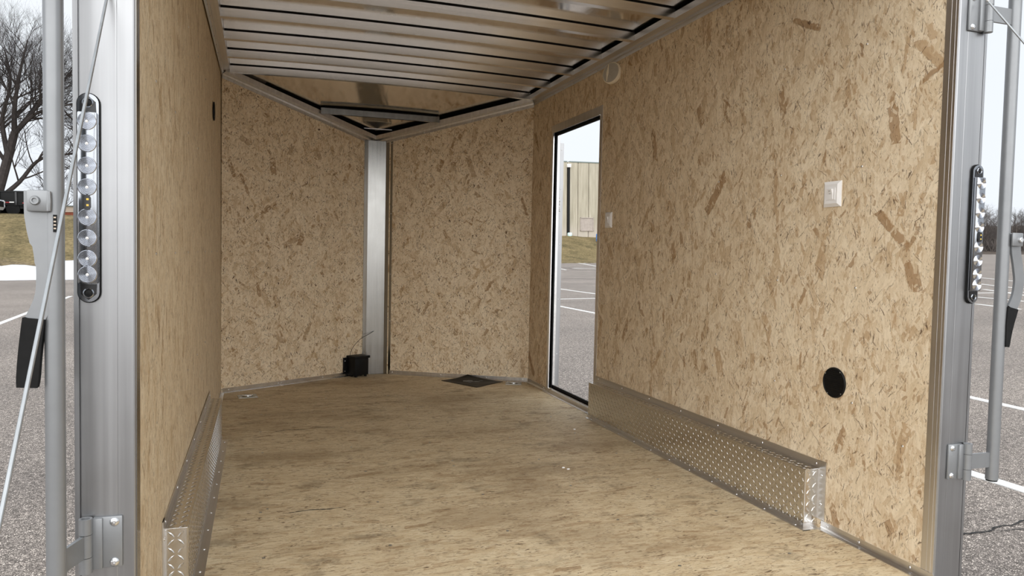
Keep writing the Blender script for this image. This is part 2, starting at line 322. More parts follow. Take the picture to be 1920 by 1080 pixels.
# ------------------------------------------------------------------ mesh builder
class MB:
    def __init__(s): s.v = []; s.f = []; s.sm = []
    def add(s, vs, fs, smooth=False):
        k = len(s.v); s.v += [tuple(p) for p in vs]
        for f in fs: s.f.append(tuple(i + k for i in f)); s.sm.append(smooth)
        return s
    def box(s, a, b, R=None, o=(0, 0, 0)):
        (x0, y0, z0), (x1, y1, z1) = a, b
        vs = [V((x, y, z)) for z in (z0, z1) for y in (y0, y1) for x in (x0, x1)]
        if R: vs = [R @ p + V(o) for p in vs]
        return s.add(vs, [(0, 2, 3, 1), (4, 5, 7, 6), (0, 1, 5, 4), (2, 6, 7, 3), (0, 4, 6, 2), (1, 3, 7, 5)])
    def bbox(s, a, b, bev=0.002, R=None, o=(0, 0, 0), seg=2):
        bm = bmesh.new(); bmesh.ops.create_cube(bm, size=1.0)
        for v in bm.verts:
            v.co = V((a[i] + (b[i] - a[i]) * (v.co[i] + 0.5) for i in range(3)))
        bmesh.ops.bevel(bm, geom=list(bm.edges), offset=bev, segments=seg, affect='EDGES', profile=0.5)
        vs = [v.co.copy() for v in bm.verts]
        bm.verts.index_update()
        fs = [[v.index for v in f.verts] for f in bm.faces]; bm.free()
        if R: vs = [R @ p + V(o) for p in vs]
        return s.add(vs, fs, True)
    def prism(s, poly, d0, d1, axis=2, smooth=False):
        """poly: 2-D points in the two other axes (cyclic order), extruded from d0 to d1"""
        n = len(poly)
        def P(p, d):
            q = [0, 0, 0]; o = [(1, 2), (0, 2), (0, 1)][axis]
            q[axis] = d; q[o[0]] = p[0]; q[o[1]] = p[1]; return q
        vs = [P(p, d0) for p in poly] + [P(p, d1) for p in poly]
        fs = [tuple(range(n)), tuple(range(2 * n - 1, n - 1, -1))] 
        s.add(vs, fs)
        k = len(s.v) - 2 * n
        for i in range(n):
            j = (i + 1) % n
            s.f.append((k + i, k + n + i, k + n + j, k + j)); s.sm.append(smooth)
        return s
    def tube(s, pts, rad, n=10, caps=True, smooth=True):
        pts = [V(p) for p in pts]
        rs = rad if isinstance(rad, (list, tuple)) else [rad] * len(pts)
        t0 = (pts[1] - pts[0]).normalized()
        a = t0.orthogonal().normalized(); rings = []
        for i, p in enumerate(pts):
            t = (pts[min(i + 1, len(pts) - 1)] - pts[max(i - 1, 0)]).normalized()
            a = (a - t * a.dot(t)).normalized(); b = t.cross(a)
            rings.append([p + (a * cos(2 * pi * k / n) + b * sin(2 * pi * k / n)) * rs[i] for k in range(n)])
        vs = [q for r in rings for q in r]; fs = []
        for i in range(len(pts) - 1):
            for k in range(n):
                fs.append((i * n + k, i * n + (k + 1) % n, (i + 1) * n + (k + 1) % n, (i + 1) * n + k))
        s.add(vs, fs, smooth)
        if caps:
            s.add(rings[0], [tuple(range(n - 1, -1, -1))]); s.add(rings[-1], [tuple(range(n))])
        return s
    def lathe(s, prof, o, axis, n=24, sx=1.0):
        """prof: (radius, height) pairs, turned about axis from point o"""
        z = V(axis).normalized(); a = z.orthogonal().normalized(); b = z.cross(a); o = V(o)
        vs = [o + z * h + (a * cos(2 * pi * k / n) + b * sin(2 * pi * k / n)) * r for r, h in prof for k in range(n)]
        fs = []
        for i in range(len(prof) - 1):
            for k in range(n): fs.append((i * n + k, i * n + (k + 1) % n, (i + 1) * n + (k + 1) % n, (i + 1) * n + k))
        fs.append(tuple(range((len(prof) - 1) * n, len(prof) * n))); fs.append(tuple(range(n - 1, -1, -1)))
        return s.add(vs, fs, True)
    def ribbon(s, pts, hw, nrm, th=0.0):
        """flat bar of half width hw along pts; width direction = tangent x nrm; thickness th along nrm"""
        pts = [V(p) for p in pts]; N = V(nrm).normalized(); hs = hw if isinstance(hw, (list, tuple)) else [hw] * len(pts)
        ring = []
        for i, p in enumerate(pts):
            t = (pts[min(i + 1, len(pts) - 1)] - pts[max(i - 1, 0)]).normalized(); w = t.cross(N).normalized() * hs[i]
            ring.append([p - w - N * th / 2, p + w - N * th / 2, p + w + N * th / 2, p - w + N * th / 2])
        vs = [q for r in ring for q in r]; fs = [(3, 2, 1, 0), tuple(4 * (len(pts) - 1) + k for k in range(4))]
        for i in range(len(pts) - 1):
            for k in range(4): fs.append((4 * i + k, 4 * i + (k + 1) % 4, 4 * i + 4 + (k + 1) % 4, 4 * i + 4 + k))
        return s.add(vs, fs)
    def build(s, name, mat, parent=None, local=False, fix=True, sharp=35):
        L = V((0, 0, 0))
        if parent is not None and not local:
            q = parent
            while q is not None: L += q.location; q = q.parent
        me = bpy.data.meshes.new(name)
        me.from_pydata([V(p) - L for p in s.v], [], s.f)
        me.polygons.foreach_set('use_smooth', s.sm)
        if fix:
            bm = bmesh.new(); bm.from_mesh(me); bmesh.ops.recalc_face_normals(bm, faces=bm.faces); bm.to_mesh(me); bm.free()
        me.update()
        if any(s.sm):
            try: me.set_sharp_from_angle(angle=math.radians(sharp))
            except Exception: pass
        me.materials.append(mat)
        o = bpy.data.objects.new(name, me); COL.objects.link(o)
        if parent is not None: o.parent = parent
        return o

def tag(o, label=None, cat=None, group=None, kind=None):
    for k, v in (('label', label), ('category', cat), ('group', group), ('kind', kind)):
        if v: o[k] = v
    return o
def empty(name, loc, label, cat, group=None):
    o = bpy.data.objects.new(name, None); COL.objects.link(o); o.location = loc; o.empty_display_size = 0.05
    return tag(o, label, cat, group)
def setting(name, mb, mat): return tag(mb.build(name, mat), kind='structure')

_scr = {}
def screw(pos, nrm, parent, r=0.0045, mat='zinc', name='screw', flat=False):
    key = (round(r, 5), mat, flat)
    if key not in _scr:
        mb = MB(); h = r * (0.28 if flat else 0.55)
        mb.lathe([(r, 0), (r, h * 0.25), (r * 0.82, h * 0.7), (r * 0.45, h), (r * 0.18, h * 1.0), (r * 0.14, h * 0.6)], (0, 0, 0), (0, 0, 1), 12)
        me_o = mb.build(name, M[mat]); _scr[key] = me_o.data; bpy.data.objects.remove(me_o)
    o = bpy.data.objects.new(name, _scr[key]); COL.objects.link(o)
    L = V((0, 0, 0)); q = parent
    while q is not None: L += q.location; q = q.parent
    o.parent = parent; o.location = V(pos) - L
    o.rotation_euler = V(nrm).to_track_quat('Z', 'Y').to_euler()
    return o

# ------------------------------------------------------------------ trailer dimensions (metres)
W, YC, H = 2.06, 3.43, 1.975            # inside width, where the nose begins, board height
YB = 0.045                              # depth of the rear post
NS = 0.60                               # nose: dy/dx of each slanted wall
NX0, NX1, NY = 0.960, 1.145, 4.00       # nose post
DY0, DY1, DZ0, DZ1 = 2.318, 3.02, 0.03, 1.72   # side door opening
XL = -0.006                             # left wall face
OUT = 0.040                             # wall thickness
def zn(y): return 1.985 - 0.42 * (y - YC)          # underside of the sloping nose rail
random.seed(4)

# floor
fl = MB().prism([(-0.04, 0.0), (W + 0.04, 0.0), (W + 0.04, YC + 0.03), (1.03, NY + 0.08), (-0.04, YC + 0.03)], -0.02, 0.0)
floor = setting('floor', fl, M['osb_floor'])
MB().box((-0.04, 0.0, -0.09), (W + 0.04, 3.4, -0.021)).build('floor_frame', M['alu_x'], floor)
for yi in (0.30, 0.70, 1.10, 1.495, 1.91, 2.315, 2.72, 3.12):
    for xi in (0.24, 0.63, 1.02, 1.40, 1.79):
        screw((xi + random.uniform(-.02, .02), yi + random.uniform(-.01, .012), -0.0002), (0, 0, 1), floor, 0.0055, 'steel_dark', flat=True)
for xi, yi in ((0.255, 1.135), (1.035, 1.57)): screw((xi, yi, 0), (0, 0, 1), floor, 0.005, 'steel_dark', flat=True)
# black scuffs on the floor
def scuff(pts, w):
    mb = MB(); n = 16; P = [V(p) for p in pts]
    top = []; bot = []
    for i in range(n + 1):
        f = i / n; k = min(int(f * (len(P) - 1)), len(P) - 2); q = P[k].lerp(P[k + 1], f * (len(P) - 1) - k)
        ww = w * sin(pi * min(1, max(0, f))) ** 0.6 * random.uniform(0.45, 1.0)
        top.append((q.x, q.y + ww, 0.0006)); bot.append((q.x, q.y - ww * random.uniform(.5, 1), 0.0006))
    mb.add(top + bot, [(i, i + 1, n + 2 + i, n + 1 + i) for i in range(n)])
    return tag(mb.build('scuff_mark', M['scuff'], floor), 'black scuff mark')
scuff([(0.315, 1.07), (0.40, 1.085), (0.46, 1.075), (0.525, 1.085)], 0.006)
scuff([(0.29, 2.30), (0.36, 2.33), (0.47, 2.30)], 0.006)
scuff([(0.20, 2.20), (0.25, 2.21)], 0.004)

# right wall with the side door opening: outer skin + three boards
wr_ = MB()
ox0, ox1 = W + 0.012, W + OUT
wr_.box((ox0, 0.05, -0.09), (ox1, DY0, 2.05)); wr_.box((ox0, DY1, -0.09), (ox1, YC + 0.02, 2.05))
wr_.box((ox0, DY0, DZ1), (ox1, DY1, 2.05)); wr_.box((ox0, DY0, -0.09), (ox1, DY1, DZ0))
wall_right = setting('wall_right', wr_, M['alu_y'])
MB().box((W, YB, 0), (W + 0.0119, 2.2935, H + 0.02)).build('panel', M['osb_side'], wall_right)
p2 = MB(); p2.prism([(2.2945, DZ1), (2.2945, H + 0.02), (YC, H + 0.02), (YC, 0), (DY1, 0), (DY1, DZ1)], W + 0.0006, W + 0.0119, 0)
p2.build('panel', M['osb_side'], wall_right)
for yy, zz in ((0.336, 1.222), (0.342, 0.83), (0.337, 0.454), (0.725, 0.462), (0.129, 0.364), (0.73, 0.84), (0.73, 1.23), (0.335, 1.61), (0.73, 1.62),
               (1.13, 0.46), (1.13, 0.85), (1.13, 1.24), (1.53, 0.47), (1.53, 1.25), (1.93, 0.86)):
    screw((W, yy, zz), (-1, 0, 0), wall_right, 0.0042)
# left wall
wl = MB().box((XL - OUT, 0.05, -0.09), (XL - 0.012, YC + 0.02, 2.05))
wall_left = setting('wall_left', wl, M['alu_y'])
lp = MB(); x1 = XL - 0.0119
lp.add([(XL + .006, YB, 0), (XL, YC, 0), (XL - .008, YC, H + .03), (XL - .004, YB, H + .03), (x1, YB, 0), (x1, YC, 0), (x1 - .004, YC, H + .03), (x1 - .004, YB, H + .03)],
       [(0, 1, 2, 3), (4, 7, 6, 5), (0, 4, 5, 1), (2, 6, 7, 3), (1, 5, 6, 2), (0, 3, 7, 4)])
lp.build('panel', M['osb_left'], wall_left)
for yy in (0.33, 0.74, 1.14, 1.54, 1.95, 2.4, 2.9):
    for zz in (0.5, 0.9, 1.3, 1.65): screw((XL + 0.0015, yy, zz), (1, 0, 0.0), wall_left, 0.0042)
# nose walls
ndl = V((NX0, NS * NX0, 0)).normalized(); nnl = V((ndl.y, -ndl.x, 0))       # along, inward normal (left)
def nose_wall(name, xa, xb, mirror):
    # board surface from (xa) to (xb) measured from its own side wall
    def pt(d, off, z):
        x = d; y = YC + NS * d; n = nnl * -off
        x, y = x + n.x, y + n.y
        return ((W - x) if mirror else x, y, z)
    b = MB(); top = lambda d: zn(YC + NS * d) + 0.03
    def slab(mb, o0, o1, up_):
        v = []
        for off in (o0, o1):
            for d in (xa, xb): v += [pt(d, off, 0 if up_ == 0 else -0.09), pt(d, off, top(d) + up_)]
        mb.add(v, [(0, 2, 3, 1), (4, 5, 7, 6), (0, 4, 6, 2), (1, 3, 7, 5), (0, 1, 5, 4), (2, 6, 7, 3)])
    o = MB(); slab(o, 0.013, 0.04, 0.05); w = setting(name, o, M['alu'])
    slab(b, 0, 0.0125, 0); b.build('panel', M['osb_nose'], w)
    return w
wall_fl = nose_wall('wall_front_left', -0.006, 1.03, False)
wall_fr = nose_wall('wall_front_right', 0.0, 1.03, True)
def nl(d, off=0.0, z=0.0, mirror=False):
    """point on the slanted nose wall, d from the side wall, off inward"""
    x = d + nnl.x * off; y = YC + NS * d + nnl.y * off
    return V(((W - x) if mirror else x, y, z))
nnr = V((-nnl.x, nnl.y, 0))

# roof sheet (arched) and sloping nose sheet
def arch(x): return 0.016 * (1 - ((x - W / 2) / (W / 2)) ** 2)
NX = 20; SKZ = 2.052
YL = 3.395
ro = MB(); vs = []; fs = []
for y in (0.0, YL):
    for k in range(NX + 1):
        x = -0.03 + (W + 0.06) * k / NX; vs.append((x, y, SKZ + max(0, arch(x))))
for y in (0.0, YL):
    for k in range(NX + 1):
        x = -0.03 + (W + 0.06) * k / NX; vs.append((x, y, SKZ + 0.012 + max(0, arch(x))))
n1 = NX + 1
for k in range(NX):
    fs.append((k, k + 1, n1 + k + 1, n1 + k)); fs.append((2 * n1 + k, 3 * n1 + k, 3 * n1 + k + 1, 2 * n1 + k + 1))
    fs.append((k, 2 * n1 + k, 2 * n1 + k + 1, k + 1)); fs.append((n1 + k, n1 + k + 1, 3 * n1 + k + 1, 3 * n1 + k))
fs.append((0, n1, 3 * n1, 2 * n1)); fs.append((NX, 2 * n1 + NX, 3 * n1 + NX, n1 + NX))
ro.add(vs, fs, True)
ceiling = setting('ceiling', ro, M['roof'])
# nose sheet: from last bow down to the post
def zs(y): return SKZ - 0.0065 - 0.42 * (y - YL)
nv = []; 
for x, y in ((-0.05, YL), (W / 2 - .5, YL), (W / 2, YL), (W / 2 + .5, YL), (W + 0.05, YL), (W + .05, YC + .02), (W / 2, NY + 0.09), (-0.05, YC + .02)):
    a = arch(x) if 0 < x < W and y == YL else 0
    nv.append((x, y, zs(y) + a))
nsheet = MB(); k = len(nv)
nsheet.add(nv + [(a, b, c + 0.012) for a, b, c in nv],
           [(0, 1, 6, 7), (1, 2, 6), (2, 3, 6), (3, 4, 5, 6)] +
           [(k + 7, k + 6, k + 1, k), (k + 6, k + 2, k + 1), (k + 6, k + 3, k + 2), (k + 6, k + 5, k + 4, k + 3)] +
           [(i, (i + 1) % 8, k + (i + 1) % 8, k + i) for i in range(8)])
nsheet.build('nose_sheet', M['roof'], ceiling)
# roof bows: hollow rails across the roof, each with a black tape strip put in as the shadow gap above
def bow(y, xa=0.040, xb=W - 0.046, zb=2.004, h=0.042, th=0.030, slope=0.0, archf=1.0, tape=True):
    mb = MB(); n = 14; vs = []
    for k in range(n + 1):
        x = xa + (xb - xa) * k / n; a = arch(x) * archf
        # hat section: bottom lip leans to the rear
        prof = [(-0.006, 0.0), (-0.006, 0.0025), (0.0, 0.004), (0.0, h), (th, h), (th, 0.0)]
        vs += [(x, y + p, zb + a + q) for p, q in prof]
    m = 6; fs = []
    for k in range(n):
        for i in range(m): fs.append((k * m + i, k * m + (i + 1) % m, (k + 1) * m + (i + 1) % m, (k + 1) * m + i))
    fs += [tuple(range(m)), tuple(n * m + i for i in range(m - 1, -1, -1))]
    mb.add(vs, fs)
    b = mb.build('roof_bow', M['alu_x'], ceiling)
    if tape:
        t = MB(); vs = []
        for k in range(n + 1):
            x = xa + 0.003 + (xb - xa - 0.006) * k / n; a = arch(x) * archf
            vs += [(x, y + 0.004, zb + a + h), (x, y + 0.004, zb + a + h + 0.0075), (x, y + th - .004, zb + a + h + 0.0075), (x, y + th - .004, zb + a + h)]
        fs = []
        for k in range(n):
            for i in range(4): fs.append((k * 4 + i, k * 4 + (i + 1) % 4, (k + 1) * 4 + (i + 1) % 4, (k + 1) * 4 + i))
        fs += [(0, 1, 2, 3), tuple(n * 4 + i for i in (3, 2, 1, 0))]
        t.add(vs, fs); t.build('shadow_gap_tape', M['rubber'], b)
    return b
for y in (0.27, 0.66, 1.05, 1.445, 1.833, 2.22, 2.612, 2.995, 3.385): bow(y)
# short bow in the nose
sb = MB(); za = zn(3.735)
sb.box((0.615, 3.728, za + 0.002), (1.445, 3.758, za + 0.040)); sb.box((0.615, 3.722, za - 0.0), (1.445, 3.729, za + 0.003))
sbo = sb.build('roof_bow', M['nose'], ceiling)
MB().box((0.64, 3.732, za + 0.0405), (1.42, 3.754, za + 0.046)).build('shadow_gap_tape', M['rubber'], sbo)  # black strip standing in for the shadow gap over the short bow

# top rails: an L flange on the board, then a box rail under the roof edge
def rail_profile(mb, A, B, nrm, za, zb_, lowA=0.0, lowB=0.0):
    """A, B wall points (x,y); nrm inward; za/zb rail underside heights"""
    N = V((*nrm, 0)); vs = []
    for (p, z, lw) in ((A, za, lowA), (B, zb_, lowB)):
        b = V((*p, 0))
        prof = [(-.02, -0.0), (0.0005, -0.022 - lw), (0.003, -0.022 - lw), (0.003, -0.006), (0.010, -0.004), (0.012, 0.006), (0.046, 0.012), (0.048, 0.040), (-.02, 0.040)]
        vs += [b + N * o + V((0, 0, z + h)) for o, h in prof]
    m = 9; fs = [(i, (i + 1) % m, m + (i + 1) % m, m + i) for i in range(m)] + [tuple(range(m)), tuple(range(2 * m - 1, m - 1, -1))]
    mb.add(vs, fs)
def rail_gap_tape(A, B, nrm, za, zb_, parent, up=0.040):
    N = V((*nrm, 0)); vs = []
    for p, z in ((A, za), (B, zb_)):
        b = V((*p, z)); vs += [b + N * 0.0 + V((0, 0, up)), b + N * 0.044 + V((0, 0, up)), b + N * 0.044 + V((0, 0, up + .006)), b + N * 0 + V((0, 0, up + .006))]
    MB().add(vs, [(0, 1, 5, 4), (1, 2, 6, 5), (2, 3, 7, 6), (3, 0, 4, 7), (0, 3, 2, 1), (4, 5, 6, 7)]).build('shadow_gap_tape', M['rubber'], parent)  # black strip standing in for the shadow gap between rail and roof sheet
ZR = 1.997
m_ = MB(); rail_profile(m_, (W, YB), (W, YC), (-1, 0), ZR, ZR); trim1 = setting('trim_1', m_, M['alu_y'])
rail_gap_tape((W, YB), (W, YC), (-1, 0), ZR, ZR, trim1, 0.0402)
m_ = MB(); rail_profile(m_, (XL, YB), (XL, YC), (1, 0), ZR + .012, ZR + .012, 0.07, 0.0); trim2 = setting('trim_2', m_, M['alu_y'])
rail_gap_tape((XL, YB), (XL, YC), (1, 0), ZR, ZR, trim2, 0.0522)
Lc = nl(0.0); Pc = nl(1.03)
m_ = MB(); rail_profile(m_, (Lc.x - .006, Lc.y - .0036), (Pc.x, Pc.y), (nnl.x, nnl.y), zn(YC) + .01, zn(Pc.y)); trim3 = setting('trim_3', m_, M['alu'])
rail_gap_tape((Lc.x, Lc.y), (Pc.x, Pc.y), (nnl.x, nnl.y), zn(YC), zn(Pc.y), trim3, 0.0405)
Rc = nl(0.0, 0, 0, True); Pr = nl(1.03, 0, 0, True)
m_ = MB(); rail_profile(m_, (Rc.x, Rc.y), (Pr.x, Pr.y), (nnr.x, nnr.y), zn(YC), zn(Pr.y)); trim4 = setting('trim_4', m_, M['alu'])
rail_gap_tape((Rc.x, Rc.y), (Pr.x, Pr.y), (nnr.x, nnr.y), zn(YC), zn(Pr.y), trim4, 0.0405)
y = 0.30
while y < 3.42:
    screw((W - 0.003, y, ZR - 0.014), (-1, 0, 0), trim1, 0.004); screw((XL + 0.003, y, ZR - 0.003), (1, 0, 0), trim2, 0.004); y += 0.172
for d in (0.06, 0.22, 0.38, 0.54, 0.70, 0.84):
    p = nl(d, 0.003, zn(YC + NS * d) - 0.014 + .01 * (1 - d)); screw(p, nnl, trim3, 0.004)
    p = nl(d, 0.003, zn(YC + NS * d) - 0.014, True); screw(p, nnr, trim4, 0.004)
# gusset at the point of the nose
gz = zn(3.9)
gp = MB().prism([(0.93, 3.895), (1.13, 3.895), (1.03, 3.955)], gz + 0.016, gz + 0.020); gob = gp.build('gusset', M['alu'], trim3)
for q in ((0.97, 3.905), (1.09, 3.905), (1.03, 3.93)): screw((q[0], q[1], gz + 0.016), (0, 0, -1), trim3, 0.004)

# nose post: flat sheet with two bent flanges lying on the boards
ztp = 1.735
po = MB()
prof = [(NX0 - 0.012, YC + NS * (NX0 - 0.012) - 0.004), (NX0 + 0.016, NY - 0.002), (NX1 - 0.024, NY - 0.002), (NX1 + 0.008, YC + NS * (W - NX1 - 0.008) - 0.004),
        (NX1 + 0.008, YC + NS * (W - NX1 - 0.008) + 0.004), (W / 2, NY + 0.03), (NX0 - 0.012, YC + NS * (NX0 - 0.012) + 0.004)]
po.prism(prof, 0.0, ztp); trim5 = setting('trim_5', po, M['nose'])
for z in (ztp - 0.015, 1.2, 0.75, 0.40):
    screw((NX0 - 0.003, YC + NS * (NX0 - 0.003) - 0.004, z), nnl, trim5, 0.004); screw((NX1, YC + NS * (W - NX1) - 0.004, z), nnr, trim5, 0.004)

# base angles
def base_angle(name, P, Q, N, h=0.026, wd=0.020, scr=None, mat='alu'):
    P, Q, N = V(P), V(Q), V(N); mb = MB(); vs = []
    for p in (P, Q):
        for o, z in ((0.0, 0.0), (wd, 0.0), (wd, 0.002), (0.005, 0.003), (0.003, 0.006), (0.003, h), (0.0, h)): vs.append(p + N * o + V((0, 0, z)))
    m = 7; mb.add(vs, [(i, (i + 1) % m, m + (i + 1) % m, m + i) for i in range(m)] + [tuple(range(m)), tuple(range(2 * m - 1, m - 1, -1))])
    o = setting(name, mb, M[mat])
    for f in scr or ():
        screw(P.lerp(Q, f) + N * 0.003 + V((0, 0, h * 0.55)), N, o, 0.0042)
    return o
base_angle('baseboard_front_left', nl(0.0), nl(0.955), nnl, 0.030, 0.016, (0.04, 0.36, 0.68, 0.95), 'alu_x')
base_angle('baseboard_front_right', nl(0.91, 0, 0, True), nl(0.004, 0, 0, True), nnr, 0.028, 0.016, (0.02, 0.38, 0.71, 0.97))
base_angle('baseboard_right', (W, 0.0, 0), (W, 0.452, 0), (-1, 0, 0), 0.026, 0.024, (0.18, 0.62, 0.93), 'alu_y')
base_angle('baseboard_right_front', (W, DY1 + .055, 0), (W, YC, 0), (-1, 0, 0), 0.026, 0.018, (0.1,), 'alu_y')
base_angle('baseboard_left', (XL + .005, 2.30, 0), (XL, YC, 0), (1, 0, 0), 0.026, 0.018, (0.5,), 'alu_y')

# rear posts with the threshold between them
def rear_post(name, side):
    s = 1 if side == 'r' else -1; x0 = W if side == 'r' else 0.0
    X = lambda d: x0 + s * d
    p = [(X(0), YB - .0002), (X(0), 0.004), (X(0.0015), 0.0012), (X(0.004), 0.0), (X(0.031), 0.0), (X(0.0325), 0.0003), (X(0.034), 0.0), (X(0.094), 0.0), (X(0.0948), 0.006), (X(0.0965), 0.006), (X(0.0972), 0.001), (X(0.106), 0.001), (X(0.106), YB - .0002)]
    mb = MB().prism(p, -0.12, 2.09); o = setting(name, mb, M['post'])
    a = sorted((X(-0.0012), X(0.002)))
    MB().box((a[0], 0.0035, 0.0), (a[1], YB - .0004, 1.98)).build('reveal_plate', M['alu' if side == 'r' else 'nose'], o)
    # inner reveal strip with two shallow ribs
    for ya, yb2 in ((0.012, 0.0135), (0.026, 0.0275)) if side == 'r' else ():
        a = sorted((X(-0.0017), X(0.002)))
        MB().box((a[0], ya, 0.0), (a[1], yb2, 1.98)).build('rib', M['alu'], o)
    return o
post_l = rear_post('trim_6', 'l'); post_r = rear_post('trim_7', 'r')
hdr = setting('trim_8', MB().box((0.0, 0.0, 1.985), (W, 0.06, 2.09)), M['alu_x'])
thr = setting('trim_9', MB().box((-0.10, -0.012, -0.10), (W + 0.10, 0.0, -0.004)), M['alu_x'])
# ramp door let down to the ground behind the floor (behind the camera)
R_ = Matrix.Rotation(math.atan2(0.47, 1.83), 3, 'X')
rp = MB().box((0.02, -1.86, -0.05), (W - 0.02, -0.03, 0.0), R_, (0, 0, -0.03)); door_2 = setting('door_2', rp, M['osb_floor'])
MB().box((0.02, -1.90, -0.055), (W - 0.02, -1.862, 0.004), R_, (0, 0, -0.03)).build('edge_channel', M['alu_x'], door_2)

# side door frame
fr = MB(); a, b = W - 0.0025, W + 0.0005
fr.box((a, DY0 - 0.033, 0.19), (b, DY0, DZ1 + 0.052)); fr.box((a, DY1, 0.0), (b, DY1 + 0.042, DZ1 + 0.052)); fr.box((a, DY0, DZ1), (b, DY1, DZ1 + 0.052))
fr.box((a - .006, DY0, DZ1), (a, DY1, DZ1 + 0.003)); fr.box((a - .006, DY1 - .003, 0.03), (a, DY1, DZ1 + .003))
fr.box((W, DY0 - 0.002, DZ0), (W + OUT, DY0, DZ1)); fr.box((W, DY1, DZ0), (W + 0.024, DY1 + 0.002, DZ1)); fr.box((W, DY0, DZ1), (W + OUT, DY1, DZ1 + 0.002))
door_1 = setting('door_1', fr, M['alu'])
gk = MB(); gx0, gx1 = W + 0.012, W + 0.024
gk.box((gx0, DY0, DZ1 - 0.016), (gx1, DY1, DZ1)); gk.box((gx0, DY1 - 0.006, DZ0), (gx1 - .006, DY1, DZ1)); gk.box((gx0 + .010, DY0, DZ0 + .001), (gx1 + .008, DY1, DZ0 + 0.018))
gk.build('door_seal', M['rubber'], door_1)
sill = MB(); sill.box((W - 0.030, DY0 - .06, 0.0), (W, DY1 + 0.05, 0.003)); sill.box((W - 0.004, DY0 - .06, 0.003), (W + 0.010, DY1 + .01, 0.026)); sill.box((W + .010, DY0, 0.0), (W + OUT + .01, DY1, DZ0))
sill.build('sill', M['alu_y'], door_1)
for y in (2.36, 2.55, 2.74, 2.93, 3.03): screw((W - 0.018, y, 0.003), (0, 0, 1), door_1, 0.004)
for y, z in ((2.30, 1.70), (2.302, 1.25), (2.302, 0.82), (2.302, 0.40), (2.67, DZ1 + 0.03), (3.04, 1.3), (3.04, 0.85), (3.04, 0.40)): screw((W - 0.0025, y, z), (-1, 0, 0), door_1, 0.0038)
# the door leaf itself, swung right round against the outside of the wall: only its hinge edge shows
lf = MB(); lf.box((W + 0.050, DY1 + 0.035, 0.035), (W + 0.084, DY1 + 0.74, DZ1 - 0.055)); leaf = lf.build('door_leaf', M['post'], door_1)
MB().box((W + 0.030, DY1 + 0.004, 0.03), (W + 0.045, DY1 + 0.010, DZ1)).build('hinge', M['post'], door_1)
lb = MB(); lb.box((W + 0.054, DY1 + 0.0343, 1.20), (W + 0.066, DY1 + 0.035, 1.31)); lbo = lb.build('sticker', M['white'], door_1)
t_ = MB()
for k in range(9):
    if k % 4 != 3: t_.box((W + 0.056, DY1 + 0.0338, 1.208 + 0.011 * k), (W + 0.064 - 0.002 * (k % 3), DY1 + 0.0343, 1.214 + 0.011 * k))
t_.build('print', M['print'], lbo)
for z in (0.25, 0.62, 0.99, 1.36, 1.62): screw((W + 0.067, DY1 + 0.035, z), (0, -1, 0), leaf, 0.004)

# ------------------------------------------------------------------ tread plate wheel boxes
def lozenge(mb, c, e1, e2, n, L=0.0225, wd=0.0058, h=0.0015):
    c = V(c); a = e1 * L / 2; b = e2 * wd / 2
    m = n * h
    mb.add([c - a, c - a * .3 - b, c + a * .3 - b, c + a, c + a * .3 + b, c - a * .3 + b, c - a * 0.62 + m, c - b * .42 + m, c + a * 0.62 + m, c + b * .42 + m],
           [(0, 1, 7, 6), (1, 2, 7), (2, 3, 8, 7), (3, 4, 9, 8), (4, 5, 9), (5, 0, 6, 9), (6, 7, 8, 9)])
def tread(mb, o, u, v, n, lu, lv, s=0.0190):
    o, u, v, n = V(o), V(u), V(v), V(n); nu, nv_ = int(lu / s), int(lv / s)
    du, dv = lu / nu, lv / nv_
    for i in range(nu):
        for j in range(nv_):
            c = o + u * ((i + 0.5) * du) + v * ((j + 0.5) * dv)
            e = (u + v if (i + j) % 2 else u - v).normalized(); lozenge(mb, c, e, n.cross(e), n)
